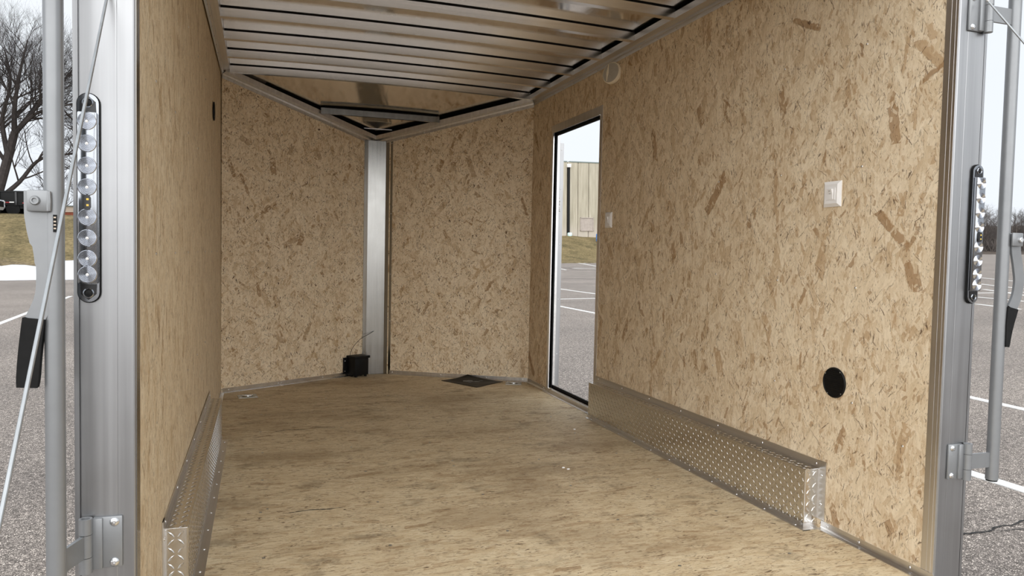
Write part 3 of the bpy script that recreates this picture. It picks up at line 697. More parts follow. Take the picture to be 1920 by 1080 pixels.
def wheel_box(side, ya, yb):
    s = -1 if side == 'r' else 1; x0 = W if side == 'r' else XL + 0.004
    D, Z = 0.056, 0.198; X = lambda d: x0 + s * d
    lab = ('long tread plate wheel box along the right wall behind the side door' if side == 'r' else 'long tread plate wheel box along the left wall, seen nearly end on')
    t = empty('wheel_box', (x0, ya, 0), lab, 'wheel box')
    def bx(mb, d0, d1, y0, y1, z0, z1):
        a, b = sorted((X(d0), X(d1))); mb.box((a, y0, z0), (b, y1, z1))
    sh = MB(); bx(sh, 0.001, D, ya, yb, 0.002, Z); body = sh.build('box_shell', M['tread'], t)
    tr = MB(); N = V((s, 0, 0)); Y = V((0, 1, 0)); Zv = V((0, 0, 1))
    tread(tr, (X(D), ya + .003, 0.008), Y, Zv, N, yb - ya - .006, Z - .012)
    tread(tr, (X(0.008), ya + .003, Z), Y, N, Zv, yb - ya - .006, D - .010)
    tread(tr, (X(0.006), ya, 0.008), N, Zv, V((0, -1, 0)), D - .010, Z - .012)
    o = tr.build('raised_tread', M['tread'], t, fix=False); tag(o, kind='stuff')
    # flanges: up the wall, round the near end, and out on the floor
    f = MB(); bx(f, 0.0012, 0.0035, ya - 0.036, yb + .03, Z - .002, Z + 0.031); bx(f, .0035, .008, ya - .004, yb, Z, Z + .004)
    f.build('wall_flange', M['alu_y'], t)
    f = MB(); bx(f, 0.0012, 0.0037, ya - 0.038, ya - .001, 0.028, Z + 0.031); bx(f, 0.0037, 0.0075, ya - .006, ya, 0.03, Z); f.build('end_flange', M['alu'], t)
    f = MB(); bx(f, D, D + 0.030, ya - .034, yb - .03, 0.0, 0.0028); bx(f, D - .002, D + 0.004, ya, yb, 0.0, 0.014)
    bx(f, 0.004, D + .004, ya - .004, ya + .001, 0, .014); bx(f, 0.012, D + .0299, ya - .034, ya - 0.0002, 0.0, 0.0026); f.build('floor_flange', M['alu_y'], t)
    n = 11
    for k in range(n):
        screw((X(D + 0.017), ya + 0.02 + (yb - ya - .10) * k / (n - 1), 0.0028), (0, 0, 1), t, 0.0046)
    screw((X(0.035), ya - 0.018, 0.0026), (0, 0, 1), t, 0.0046)
    for k in range(7): screw((X(0.0035), ya + 0.01 + (yb - ya - .02) * k / 6, Z + 0.017), (s, 0, 0), t, 0.0046)
    for z in (0.20, 0.10): screw((X(0.0037), ya - 0.020, z - .02), (s, 0, 0), t, 0.0046)
    e = MB(); a = X(D)
    e.tube([(a, ya, 0.006), (a, ya, Z)], 0.0022, 6); e.tube([(a, ya, Z), (X(0.002), ya, Z)], 0.0020, 6); e.build('weld_bead', M['zinc'], t)
    return t
wheel_box('r', 0.475, 2.262)
wheel_box('l', 0.452, 2.215)

# ------------------------------------------------------------------ brake lamps on the rear posts
def capsule(w, h, n=12):
    r = w / 2; p = []
    for k in range(n + 1): p.append((r * cos(pi * k / n), h / 2 - r + r * sin(pi * k / n)))
    for k in range(n + 1): p.append((r * cos(pi + pi * k / n), -h / 2 + r + r * sin(pi + pi * k / n)))
    return p
def lamp(xc, zc, lab):
    t = empty('strip_lamp', (xc, 0, zc), lab, 'lamp', 'clear strip lamps on the rear posts')
    w, h = 0.040, 0.394; B = lambda poly, d0, d1: MB().prism([(xc + a, zc + b) for a, b in poly], d0, d1, 1, True)
    B(capsule(w, h), -0.005, 0.0).build('base_gasket', M['rubber'], t)
    mb = B(capsule(w - 0.004, h - 0.004), -0.009, -0.005); mb.build('housing', M['lens'], t)
    hw = 0.0165; hz = 0.160
    bd = MB(); bd.bbox((xc - hw, -0.0195, zc - hz), (xc + hw, -0.009, zc + hz), 0.003); body = bd.build('lens_body', M['lens'], t)
    for s in (-1, 1):
        dk = MB(); dk.prism([(xc - 0.014, zc + s * (hz + .001)), (xc + 0.014, zc + s * (hz + .001)), (xc + 0.013, zc + s * (hz + 0.020)), (xc, zc + s * (hz + .031)), (xc - 0.013, zc + s * (hz + 0.020))], -0.0105, -0.008, 1)
        dk.build('end_tab', M['black_gloss'], t)
    for s in (-1, 1):
        c = MB(); c.lathe([(0.0095, 0), (0.0095, 0.003), (0.0078, 0.0045), (0.0065, 0.003), (0.006, 0.001)], (xc, -0.0085, zc + s * (hz + 0.018)), (0, -1, 0), 18); c.build('screw_ring', M['lens'], t)
        c = MB(); c.lathe([(0.0062, 0), (0.0062, 0.0012), (0.002, 0.0022)], (xc, -0.0095, zc + s * (hz + 0.018)), (0, -1, 0), 14); c.build('screw_hole', M['black'], t)
    zz = [0.140, 0.098, 0.056, 0.0155, -0.040, -0.080, -0.118, -0.150 + .008]
    zz = [0.142, 0.101, 0.060, 0.0200, -0.0360, -0.0745, -0.1130, -0.1430]
    for z in zz:
        pr = []
        for k in range(16):
            r = 0.0164 * (1 - k / 16.0); pr.append((max(r, 0.0004), 0.0004 + (0.0013 if k % 2 else 0.0)))
        l = MB(); l.lathe(pr, (xc, -0.0190, zc + z), (0, -1, 0), 28); lo = l.build('lens_ring', M['lens_ring'], t, sharp=12)
        d = MB(); d.lathe([(0.0028, 0.0005), (0.0026, 0.0020), (0.0012, 0.0026)], (xc, -0.0192, zc + z), (0, -1, 0), 12); d.build('led', M['white'], lo)
    e = B([(a, b + 0.000 - .008) for a, b in capsule(0.0135, 0.0275)], -0.0235, -0.0195); e.build('sensor_window', M['black_gloss'], t)
    for dz in (0.0055, -0.0055):
        y_ = MB(); y_.box((xc - 0.0005, -0.0242, zc - 0.008 + dz - 0.0018), (xc + 0.0035, -0.0234, zc - 0.008 + dz + 0.0018)); y_.build('led', M['led'], t)
    return t
lamp(-0.0788, 1.0045, 'clear eight-lens strip lamp on the left rear post, crossed by a cable')
lamp(2.1465, 1.000, 'clear eight-lens strip lamp on the right rear post, seen from the side')

# ------------------------------------------------------------------ lock bars
def hinge(t, xc, s, z0, strap_to, name='hinge'):
    """plate on the post, knuckle, and strap reaching the bar; s = outward sign"""
    z1 = z0 + 0.105; P = MB()
    xk = xc; a, b = sorted((xk - s * 0.010, xk - s * 0.062))
    P.bbox((a, -0.0065, z0 + 0.002), (b, 0.0, z1 - 0.002), 0.003)
    a2, b2 = sorted((xk - s * 0.010, xk - s * 0.028)); P.bbox((a2, -0.012, z0 + .003), (b2, -0.004, z1 - .003), 0.002)
    h = P.build('hinge_plate', M['grey_paint'], t)
    for z in (z0 + 0.013, z1 - 0.013): screw((xk - s * 0.048, -0.0065, z), (0, -1, 0), t, 0.0085, name='bolt')
    for za, zb in ((z0, z0 + 0.030), (z1 - 0.030, z1)):
        K = MB(); K.lathe([(0.0118, 0), (0.0118, zb - za), (0.0075, zb - za), (0.0072, zb - za - .004)], (xk, -0.014, za), (0, 0, 1), 20)
        K.build('knuckle', M['grey_paint'], t)
    S = MB(); S.lathe([(0.0116, 0), (0.0116, 0.043), (0.002, 0.043)], (xk, -0.014, z0 + 0.031), (0, 0, 1), 20)
    d = (V(strap_to) - V((xk, -0.014))).normalized() if False else (V((strap_to[0], strap_to[1], 0)) - V((xk, -0.014, 0)))
    L = d.length; d.normalize(); nn = V((-d.y, d.x, 0)); q = V((xk, -0.014, 0))
    c = [q + nn * .0035, q + d * L + nn * .0035, q + d * L - nn * .0035, q - nn * .0035]
    S.prism([(p.x, p.y) for p in c], z0 + 0.031, z0 + 0.074)
    S.build('strap', M['grey_paint'], t)
    e = q + d * (L - 0.017)
    wb = MB(); wb.tube([(e + nn * .005 + V((0, 0, z0 + .032)))[:], (e + nn * .005 + V((0, 0, z0 + .052)))[:], (e + nn * .005 + V((0, 0, z0 + .073)))[:]], 0.0028, 8); wb.build('weld_bead', M['grey_paint'], t)
def smoothpath(P, n=6):
    P = [V(p) for p in P]; out = []
    for i in range(len(P) - 1):
        p0, p1, p2, p3 = P[max(i - 1, 0)], P[i], P[i + 1], P[min(i + 2, len(P) - 1)]
        for k in range(n):
            f = k / n
            out.append(0.5 * ((2 * p1) + (p2 - p0) * f + (2 * p0 - 5 * p1 + 4 * p2 - p3) * f * f + (3 * p1 - p0 - 3 * p2 + p3) * f ** 3))
    return out + [P[-1]]
# right bar
t = empty('lock_bar', (2.247, -0.014, 0.288), 'grey tubular lock bar swung out beside the right rear post, its lower end in view', 'lock bar', 'lock bars of the ramp door')
b = MB(); b.tube([(2.247, -0.014, 0.292), (2.247, -0.014, 1.95)], 0.0167, 24); b.build('bar_tube', M['grey_paint'], t)
MB().tube([(2.247, -0.014, 0.288), (2.247, -0.014, 0.294)], 0.0150, 20).build('end_cap', M['rubber'], t)
hinge(t, 2.149, 1, 0.298, (2.247, -0.014)); hinge(t, 2.149, 1, 1.562, (2.247, -0.014))
MB().bbox((2.250, -0.040, 0.969), (2.292, -0.034, 1.007), 0.0028).build('clevis_plate', M['grey_paint'], t); MB().bbox((2.252, -0.018, 0.969), (2.292, -0.012, 1.007), 0.0028).build('clevis_plate', M['grey_paint'], t)
MB().lathe([(0.0075, 0), (0.0075, 0.004), (0.006, 0.0055), (0.0035, 0.0055), (0.003, 0.003)], (2.279, -0.040, 0.987), (0, -1, 0), 18).build('bolt', M['zinc'], t)
P = smoothpath([(2.278, -0.027, 1.004), (2.278, -0.027, 0.96), (2.290, -0.026, 0.915), (2.298, -0.026, 0.87), (2.292, -0.026, 0.825), (2.274, -0.027, 0.79)])
b = MB().ribbon(P, 0.0175, (0, 1, 0), 0.007); b.build('lever', M['grey_paint'], t)
P = smoothpath([(2.274, -0.027, 0.792), (2.264, -0.027, 0.74), (2.259, -0.027, 0.68)], 5)
b = MB().ribbon(P, [0.0195, 0.0192, 0.0186, 0.017, 0.0155, 0.014, 0.012, 0.0105, 0.009, 0.008, 0.0065], (0, 1, 0), 0.014); b.build('grip', M['rubber'], t)
# left bar
bx_, by_ = -0.1135, -0.100
t = empty('lock_bar', (bx_, by_, 0.30), 'grey tubular lock bar swung towards the viewer beside the left rear post', 'lock bar', 'lock bars of the ramp door')
b = MB(); b.tube([(bx_ - .001, by_, 0.292), (bx_, by_, 1.95)], 0.0160, 24); b.build('bar_tube', M['grey_paint'], t)
MB().tube([(bx_, by_, 0.287), (bx_, by_, 0.294)], 0.0150, 20).build('end_cap', M['rubber'], t)
hinge(t, -0.085, -1, 0.291, (bx_, by_)); hinge(t, -0.085, -1, 1.562, (bx_, by_))
MB().bbox((-0.150, by_ - 0.026, 0.972), (-0.116, by_ - 0.019, 1.009), 0.003).build('clevis_plate', M['grey_paint'], t); MB().bbox((-0.152, by_ + 0.003, 0.972), (-0.116, by_ + .010, 1.009), 0.003).build('clevis_plate', M['grey_paint'], t)
MB().tube([(-0.1175, by_ - .0225, 0.974), (-0.1165, by_ - .0235, 0.99), (-0.1175, by_ - .0225, 1.007)], 0.0042, 8).build('weld_bead', M['grey_paint'], t)
MB().lathe([(0.0080, 0), (0.0080, 0.003), (0.0066, 0.006), (0.004, 0.006), (0.0032, 0.003)], (-0.1365, by_ - 0.026, 0.991), (0, -1, 0), 18).build('bolt', M['grey_paint'], t)
yl = by_ - 0.010
P = smoothpath([(-0.136, yl, 1.008), (-0.135, yl, 0.955), (-0.128, yl, 0.915), (-0.1245, yl, 0.878), (-0.127, yl, 0.825), (-0.142, yl, 0.785)])
hw = [0.0205] * 6 + [0.0195] * 6 + [0.0165] * 6 + [0.0145] * 6 + [0.0150] * 6 + [0.0160]
b = MB().ribbon(P, hw, (0, 1, 0), 0.008); b.build('lever', M['grey_paint'], t)
P = smoothpath([(-0.1425, yl, 0.788), (-0.149, yl, 0.73), (-0.1535, yl, 0.668)], 5)
b = MB().ribbon(P, [0.017] * 9 + [0.0165, 0.0155], (0, 1, 0), 0.016); b.build('grip', M['rubber'], t)
b = MB(); b.box((-0.112, by_ - .0175, 0.938), (-0.106, by_ - .0160, 0.968)); b.build('sticker', M['black'], t)
c = MB()
for z in (0.943, 0.949, 0.955, 0.962): c.box((-0.111, by_ - .0178, z), (-0.1075, by_ - .0175, z + 0.0025))
c.build('sticker_print', M['tan'], t)

# ------------------------------------------------------------------ ramp cables
def cable(A, B, lab):
    t = empty('ramp_cable', B, lab, 'cable', 'ramp door cables')
    A, B = V(A), V(B)
    MB().tube([A, A.lerp(B, 0.5) + V((0, 0, -0.004)), B], 0.0027, 10).build('wire_rope', M['cable'], t)
    MB().lathe([(0.006, 0), (0.006, 0.004), (0.003, 0.006)], A, (0, -1, 0), 12).build('anchor', M['zinc'], t)
    MB().bbox((B.x - .012, B.y - .02, B.z - .02), (B.x + .012, B.y + .02, B.z + .012), 0.003).build('end_fitting', M['zinc'], t)
    # turns of the rope
    d = (B - A).normalized(); a = d.orthogonal().normalized(); c = d.cross(a); L = (B - A).length; n = 170
    for ph in (0, pi):
        pass
    return t
cable((-0.0440, -0.005, 1.398), (-0.010, -1.70, -0.500), 'thin steel ramp cable hanging slantwise in front of the left lock bar')
cable((2.117, -0.034, 1.640), (2.115, -1.70, -0.500), 'thin steel ramp cable crossing the top hinge of the right lock bar')

# ------------------------------------------------------------------ fittings on the right wall
def switch(yc, zc, w, h, lab):
    t = empty('switch_plate', (W, yc, zc), lab, 'light switch', 'white switches on the right wall')
    d, bv = 0.010, 0.011
    v = []
    for x, a, b_ in ((W, w / 2, h / 2), (W - 0.003, w / 2, h / 2), (W - d, w / 2 - bv, h / 2 - bv)):
        v += [(x, yc - a, zc - b_), (x, yc + a, zc - b_), (x, yc + a, zc + b_), (x, yc - a, zc + b_)]
    f = [(0, 1, 2, 3), (8, 11, 10, 9)] + [(k + i, k + (i + 1) % 4, k + 4 + (i + 1) % 4, k + 4 + i) for k in (0, 4) for i in range(4)]
    MB().add(v, f).build('cover', M['white'], t)
    c = MB(); c.bbox((W - d - 0.0012, yc - 0.021, zc - 0.021), (W - d + .001, yc + 0.021, zc + 0.021), 0.0006, seg=1); c.build('insert', M['white'], t)
    r = MB(); x = W - d - 0.001
    r.prism([(x, zc - 0.017), (x - 0.0015, zc - 0.017), (x - 0.002, zc - 0.001), (x - 0.0065, zc + 0.016), (x, zc + 0.017)], yc - 0.010, yc + 0.008, 1)
    r2_ = r.build('rocker', M['white'], t)
    s = MB(); s.box((x - .0065, yc - .003, zc + .009), (x - .0045, yc + .003, zc + .0102)); s.box((x - .0035, yc - .003, zc + .000), (x - .0020, yc + .003, zc + .0012)); s.build('mark', M['print'], r2_)
    return t
switch(0.459, 1.142, 0.080, 0.086, 'white light switch plate high on the right wall near the rear opening')
switch(2.172, 1.118, 0.080, 0.086, 'small white switch plate beside the side door opening')
def vent(x, s, yc, zc, r, lab):
    t = empty('round_vent', (x, yc, zc), lab, 'vent', 'round black vents on the side walls')
    MB().lathe([(r, 0), (r, 0.003), (r * 0.96, 0.006), (r * 0.9, 0.006), (r * 0.88, 0.004)], (x, yc, zc), (s, 0, 0), 40).build('cover', M['black'], t)
    sl_ = MB()
    for k in range(-6, 7):
        zz = k * r * 0.128; hw = sqrt(max(0, (r * 0.86) ** 2 - zz * zz)); a, b_ = sorted((x + s * .004, x + s * .0055)); sl_.box((a, yc - hw, zc + zz - 0.0012), (b_, yc + hw, zc + zz + 0.0012))
    tag(sl_.build('louvres', M['black'], t), kind='stuff')
    for a in (0.6, 2.2, 3.9, 5.3): screw((x + s * 0.0055, yc + r * 0.92 * cos(a), zc + r * 0.92 * sin(a)), (s, 0, 0), t, 0.0022, 'steel_dark')
vent(W, -1, 0.4165, 0.508, 0.0515, 'round black vent low on the right wall near the rear opening')
vent(XL - 0.002, 1, 2.60, 1.625, 0.048, 'round black vent high on the left wall, seen edge on')
# dome light
dc = V((W - 0.016, 2.135, 1.912)); dn = V((-1, -0.45, 0.16)).normalized()
t = empty('dome_light', (W, 2.145, 1.912), 'round cream rimmed dome light under the top rail of the right wall', 'ceiling light')
MB().lathe([(0.045, 0), (0.045, 0.012), (0.040, 0.030)], (W, 2.150, 1.910), (-1, -0.12, 0.04), 32).build('base', M['dome_rim'], t)
MB().lathe([(0.056, -0.006), (0.060, 0.002), (0.060, 0.016), (0.057, 0.021), (0.0545, 0.0215)], dc, dn, 40).build('rim', M['dome_rim'], t)
MB().lathe([(0.0545, 0.014), (0.0543, 0.0215), (0.045, 0.0228), (0.02, 0.0234)], dc, dn, 40).build('lens', M['dome_face'], t)
k = MB(); e1 = dn.cross(V((0, 0, 1))).normalized(); e2 = e1.cross(dn).normalized(); e1 = -e1 if e1.y < 0 else e1; e2 = -e2 if e2.z < 0 else e2
dq = lambda a, b: dc + dn * 0.0238 + e1 * a + e2 * b
k.ribbon(smoothpath([dq(.020, .047), dq(.020, .015), dq(.020, -.015), dq(.020, -.046)], 4),
         [0.0015, .002, .0025, .0035, .005, .0065, .007, .0065, .005, .0035, .0025, .002, .0015], dn, 0.004); k.build('switch_bar', M['dome_rim'], t)

# ------------------------------------------------------------------ things on the floor in the nose
# black battery box on the left nose board
t = empty('battery_box', nl(0.885, 0.05, 0.0), 'small black battery box low against the nose post', 'battery box')
yaw = math.atan2(NS, 1.0); Rb = Matrix.Rotation(yaw, 3, 'Z'); o = nl(0.0)
A = nl(0.87, 0, 0)
def bb(mb, a, b, bev=0.003): mb.bbox(a, b, bev, Rb, A)
k = MB(); bb(k, (-0.052, -0.100, 0.014), (0.072, -0.004, 0.136)); k.build('case', M['black'], t)
k = MB(); bb(k, (-0.056, -0.106, 0.136), (0.082, -0.002, 0.154)); k.build('lid', M['black'], t)
k = MB(); bb(k, (-0.086, -0.0075, 0.020), (-0.050, -0.0035, 0.140), 0.0015); k.build('mounting_ear', M['black'], t)
for z in (0.040, 0.115): screw(V(A) + Rb @ V((-0.070, -0.0078, z)), nnl, t, 0.0042)
for q in ((-0.03, -0.085), (0.055, -0.085), (-0.03, -0.03), (0.055, -0.03)): MB().bbox((q[0] - .008, q[1] - .008, 0), (q[0] + .008, q[1] + .008, 0.0145), 0.002, Rb, A).build('foot', M['rubber'], t)
w0 = V(A) + Rb @ V((-0.046, -0.03, 0.153)); w1 = V((1.03, 3.994, 0.322))
P = smoothpath([w0, w0.lerp(w1, 0.2) + V((-.012, -.012, 0.030)), w0.lerp(w1, 0.5) + V((-.010, -.015, 0.036)), w0.lerp(w1, 0.8) + V((0, -.008, 0.016)), w1], 6)
MB().tube(P, 0.0016, 8).build('wire', M['rubber'], t)
# black mat, one corner curled up against the base angle
t = empty('floor_mat', (1.66, 3.50, 0.0), 'thin black mat with a faded grey print lying in the nose', 'mat')
c00, c10, c11, c01 = V((1.459, 3.599, 0)), V((1.634, 3.278, 0)), V((1.882, 3.466, 0)), V((1.662, 3.622, 0))
n = 16; vs = []
def matp(i, j, lift=0.0):
    a, b = i / n, j / n
    p = (c00 * (1 - a) + c10 * a) * (1 - b) + (c01 * (1 - a) + c11 * a) * b
    cur = max(0, (1 - a) * b - 0.15) / 0.85
    return V((p.x, p.y, 0.0022 + 0.0016 * sin(9 * a + 2) * sin(7 * b) + 0.0016 + 0.031 * cur ** 1.4 + lift))
top = [matp(i, j) for i in range(n + 1) for j in range(n + 1)]
bot = [p - V((0, 0, 0.0018)) for p in top]; N1 = n + 1; q0 = len(top)
fs = [(i * N1 + j, (i + 1) * N1 + j, (i + 1) * N1 + j + 1, i * N1 + j + 1) for i in range(n) for j in range(n)]
fs2 = [tuple(q0 + k for k in f[::-1]) for f in fs]
ed = [i * N1 for i in range(N1)] + [n * N1 + j for j in range(1, N1)] + [i * N1 + n for i in range(n - 1, -1, -1)] + [j for j in range(n - 1, 0, -1)]
fs3 = [(ed[k], ed[(k + 1) % len(ed)], q0 + ed[(k + 1) % len(ed)], q0 + ed[k]) for k in range(len(ed))]
MB().add(top + bot, fs + fs2 + fs3, True).build('sheet', M['black'], t)
def patch(poly):
    """printed shape on the mat, in mat coordinates 0..1"""
    v = [matp(a * n, b * n, 0.0012) for a, b in poly]; v2 = [p - V((0, 0, .0010)) for p in v]; m = len(v)
    return v + v2, [tuple(range(m)), tuple(range(2 * m - 1, m - 1, -1))] + [(i, (i + 1) % m, m + (i + 1) % m, m + i) for i in range(m)]
for poly in ([(0.30, 0.42), (0.36, 0.36), (0.45, 0.42), (0.50, 0.52), (0.44, 0.60), (0.36, 0.56)], [(0.50, 0.50), (0.60, 0.56), (0.62, 0.66), (0.54, 0.62)],
             [(0.50, 0.34), (0.56, 0.37), (0.55, 0.43), (0.49, 0.40)], [(0.52, 0.72), (0.56, 0.72), (0.60, 0.78), (0.57, 0.80)]):
    MB().add(*patch(poly)).build('print', M['print'], t)
# recessed tie-down rings
def tie(xc, yc, ang, lab):
    t = empty('tie_down_ring', (xc, yc, 0), lab, 'tie-down', 'floor tie-down rings')
    R = Matrix.Rotation(ang, 3, 'Z'); o = V((xc, yc, 0)); k = MB(); a, b = 0.056, 0.052
    for p, q in (((-a, -b), (a, -b * .45)), ((-a, b * .45), (a, b)), ((-a, -b * .45), (-a * .55, b * .45)), ((a * .55, -b * .45), (a, b * .45))):
        k.box((p[0], p[1], 0.0), (q[0], q[1], 0.003), R, o)
    k.build('plate', M['steel_dark'], t)
    k = MB(); k.box((-a * .55, -b * .45, 0.0), (a * .55, b * .45, 0.0008), R, o); k.build('pan', M['steel_dark'], t)
    rg = [R @ V((-.026, 0.012, 0.004)) + o] + [R @ V((.026 * -cos(f), 0.012 - 0.030 * sin(f), 0.0055)) + o for f in [pi * q / 10 for q in range(11)]] + [R @ V((.026, 0.012, 0.004)) + o]
    MB().tube(rg, 0.004, 8).build('ring', M['zinc'], t)
    MB().tube([R @ V((-.032, .014, .0045)) + o, R @ V((.032, .014, .0045)) + o], 0.0045, 8).build('ring_clip', M['steel_dark'], t)
    for sx in (-1, 1):
        for sy in (-1, 1): screw(R @ V((sx * a * .8, sy * b * .75, 0.003)) + o, (0, 0, 1), t, 0.005)
tie(0.155, 3.285, 0.12, 'grey steel tie-down ring in the floor in front of the left nose wall')
tie(1.935, 3.385, -0.35, 'grey steel tie-down ring in the floor beside the black mat')
# crumbs of white debris
for nm, x, y, lab in (('foam_crumb', 1.470, 1.34, 'white crumb on the floor beside the wheel box, nearer of two'), ('foam_crumb', 1.482, 1.315, 'white crumb just behind another crumb on the mid floor'), ('foam_crumb', 1.80, 1.985, 'white crumb on the bright floor near the side door')):
    k = MB(); k.bbox((x - .006, y - .004, 0), (x + .006, y + .004, 0.005), 0.0015); tag(k.build(nm, M['white']), lab, 'crumb')

# ------------------------------------------------------------------ outdoors: its own level frame (the trailer leans a little)
EX = V((0.999777, -0.0000521, 0.021117)); EY = V((0, 0.999997, 0.0024666)); EN = V((-0.021117, -0.002466, 0.999774))
GM = Matrix((EX, EY, EN)).transposed().to_4x4(); GM.translation = V((1.03, 0, -0.58))
def place(o, x=0, y=0, z=0, rz=0.0):
    o.matrix_world = GM @ Matrix.Translation((x, y, z)) @ Matrix.Rotation(rz, 4, 'Z'); return o
def gempty(name, x, y, z, lab, cat, group=None, rz=0.0):
    o = empty(name, (0, 0, 0), lab, cat, group); return place(o, x, y, z, rz)

# parking lot
g = MB(); g.box((-260, -120, -0.3), (420, 420, 0.0)); lot = place(setting('ground', g, M['asphalt']))
def line(x0, y0, x1, y1, w=0.10):
    a, b = V((x0, y0, 0)), V((x1, y1, 0)); d = (b - a).normalized(); n_ = V((-d.y, d.x, 0)) * w / 2
    v = [a - n_, b - n_, b + n_, a + n_]; v = v + [p + V((0, 0, .006)) for p in v]
    return MB().add(v, [(0, 3, 2, 1), (4, 5, 6, 7), (0, 1, 5, 4), (1, 2, 6, 5), (2, 3, 7, 6), (3, 0, 4, 7)]).build('painted_line', M['paint'], lot, local=True)
line(3.75, -3.4, 3.745, 2.6, 0.105)
line(6.02, 3.40, 6.06, 4.2, 0.10)
line(6.56, 12.6, 6.56, 18.6, 0.11); line(9.66, 13.0, 9.66, 26.0, 0.11); line(3.4, 18.797, 13.0, 18.797, 0.11)
line(-5.55, 13.6, -6.36, 24.5, 0.12)
line(34.47, 27.17, 31.89, 22.95, .14); line(28.43, 22.42, 26.3, 18.74, .13); line(24.6, 19.0, 22.6, 15.9, .13); line(21.3, 17.4, 24.4, 17.2, .13); line(20.41, 15.81, 20.0, 14.0, .13); line(17.7, 13.6, 17.2, 12.0, .12)
line(32.0, 76.0, 25.6, 54.9, 0.20); line(29.5, 66.0, 33.5, 73.0, .25); line(31.5, 66.0, 34.5, 72.0, .25); line(19.9, 48.9, 19.0, 45.6, 0.14)
line(21.35, 49.3, 22.4, 48.4, 0.25); line(21.3, 49.6, 21.7, 48.9, 0.5)
def crack(pts, w):
    mb = MB(); n_ = 5; P = []
    for a, b in zip(pts[:-1], pts[1:]):
        for k in range(n_): P.append(V((*a, 0)).lerp(V((*b, 0)), k / n_) + V((random.uniform(-1, 1), random.uniform(-1, 1), 0)) * w * 0.8)
    P.append(V((*pts[-1], 0)))
    v = []
    for i, p in enumerate(P):
        t_ = (P[min(i + 1, len(P) - 1)] - P[max(i - 1, 0)]).normalized(); q = V((-t_.y, t_.x, 0)) * w * random.uniform(.35, 1.0)
        v += [p - q + V((0, 0, .004)), p + q + V((0, 0, .004))]
    mb.add(v, [(2 * i, 2 * i + 1, 2 * i + 3, 2 * i + 2) for i in range(len(P) - 1)])
    return mb.build('crack', M['crack'], lot, local=True)
crack([(2.3, 1.30), (2.76, 1.325), (2.87, 1.308), (2.935, 1.318), (3.0, 1.345), (3.1, 1.335), (3.4, 1.40), (3.9, 1.37)], 0.009)
crack([(2.935, 1.314), (3.0, 1.288), (3.12, 1.275), (3.3, 1.25)], 0.004)
crack([(24.0, 62.0), (19.5, 44.5), (26.0, 46.0), (30, 44)], 0.05); crack([(13.6, 33), (14.6, 30.5), (15.6, 31.2)], 0.04); crack([(12, 37.0), (18.5, 36.6), (25, 37.4)], 0.04)
crack([(-30, 36.2), (-18, 37.2), (-8.5, 37.6), (2, 37.2)], 0.16)

# grass berms
def berm(name, x0, x1, y0, y1, hf, nx, ny, mat='grass'):
    mb = MB(); vs = []
    for j in range(ny + 1):
        for i in range(nx + 1):
            x = x0 + (x1 - x0) * i / nx; y = y0 + (y1 - y0) * j / ny
            h = hf(x, y) + 0.05 * sin(x * 1.7 + y) * sin(y * 1.3) + random.uniform(-.03, .03)
            vs.append((x, y, h if j else -0.1))
    fs = [(j * (nx + 1) + i, j * (nx + 1) + i + 1, (j + 1) * (nx + 1) + i + 1, (j + 1) * (nx + 1) + i) for j in range(ny) for i in range(nx)]
    mb.add(vs, fs, True); return place(setting(name, mb, M[mat]))
ss = lambda a, b, v: (lambda q: q * q * (3 - 2 * q))(max(0, min(1, (v - a) / (b - a))))
def hl(x, y): return 0.12 + (3.42 - 0.05 * max(0, x + 13)) * ss(38.5, 51.0, y) ** 0.9 - (0.05 * max(0, y - 52) if x > -60 else 0) * 0
berm_l = berm('ground_berm_left', -75, 4, 39.0, 110, hl, 60, 60)
def hr(x, y): return 0.12 + 3.05 * ss(74.5, 89.5, y - 0.28 * (x - 30)) ** 0.8
berm_r = berm('ground_berm_front', 8, 75, 66, 108, hr, 50, 40, 'grass_hall')
# dirt strip is part of the left berm foot; snow bank at its foot
mb = MB(); nx, ny = 70, 10; vs = []
for j in range(ny + 1):
    for i in range(nx + 1):
        x = -34 + 36 * i / nx; f = j / ny; y = 38.0 + 0.02 * x + 2.6 * f
        hh = (0.62 + 0.30 * ss(-12.5, -9.5, x) + 0.12 * sin(x * 1.9) + 0.08 * sin(x * 4.3 + 1)) * sin(pi * min(1, f * 1.0)) ** 0.55 * (1 - 0.3 * f)
        vs.append((x, y + 0.15 * sin(x * 2.3), hh + random.uniform(-.03, .03) * (0 < j < ny) - 0.03 + 0.35 * f * f))
mb.add(vs, [(j * (nx + 1) + i, j * (nx + 1) + i + 1, (j + 1) * (nx + 1) + i + 1, (j + 1) * (nx + 1) + i) for j in range(ny) for i in range(nx)], True)
sn = mb.build('snow_bank', M['snow']); place(sn); tag(sn, 'low bank of old white snow along the lot edge below the left slope', 'snow')

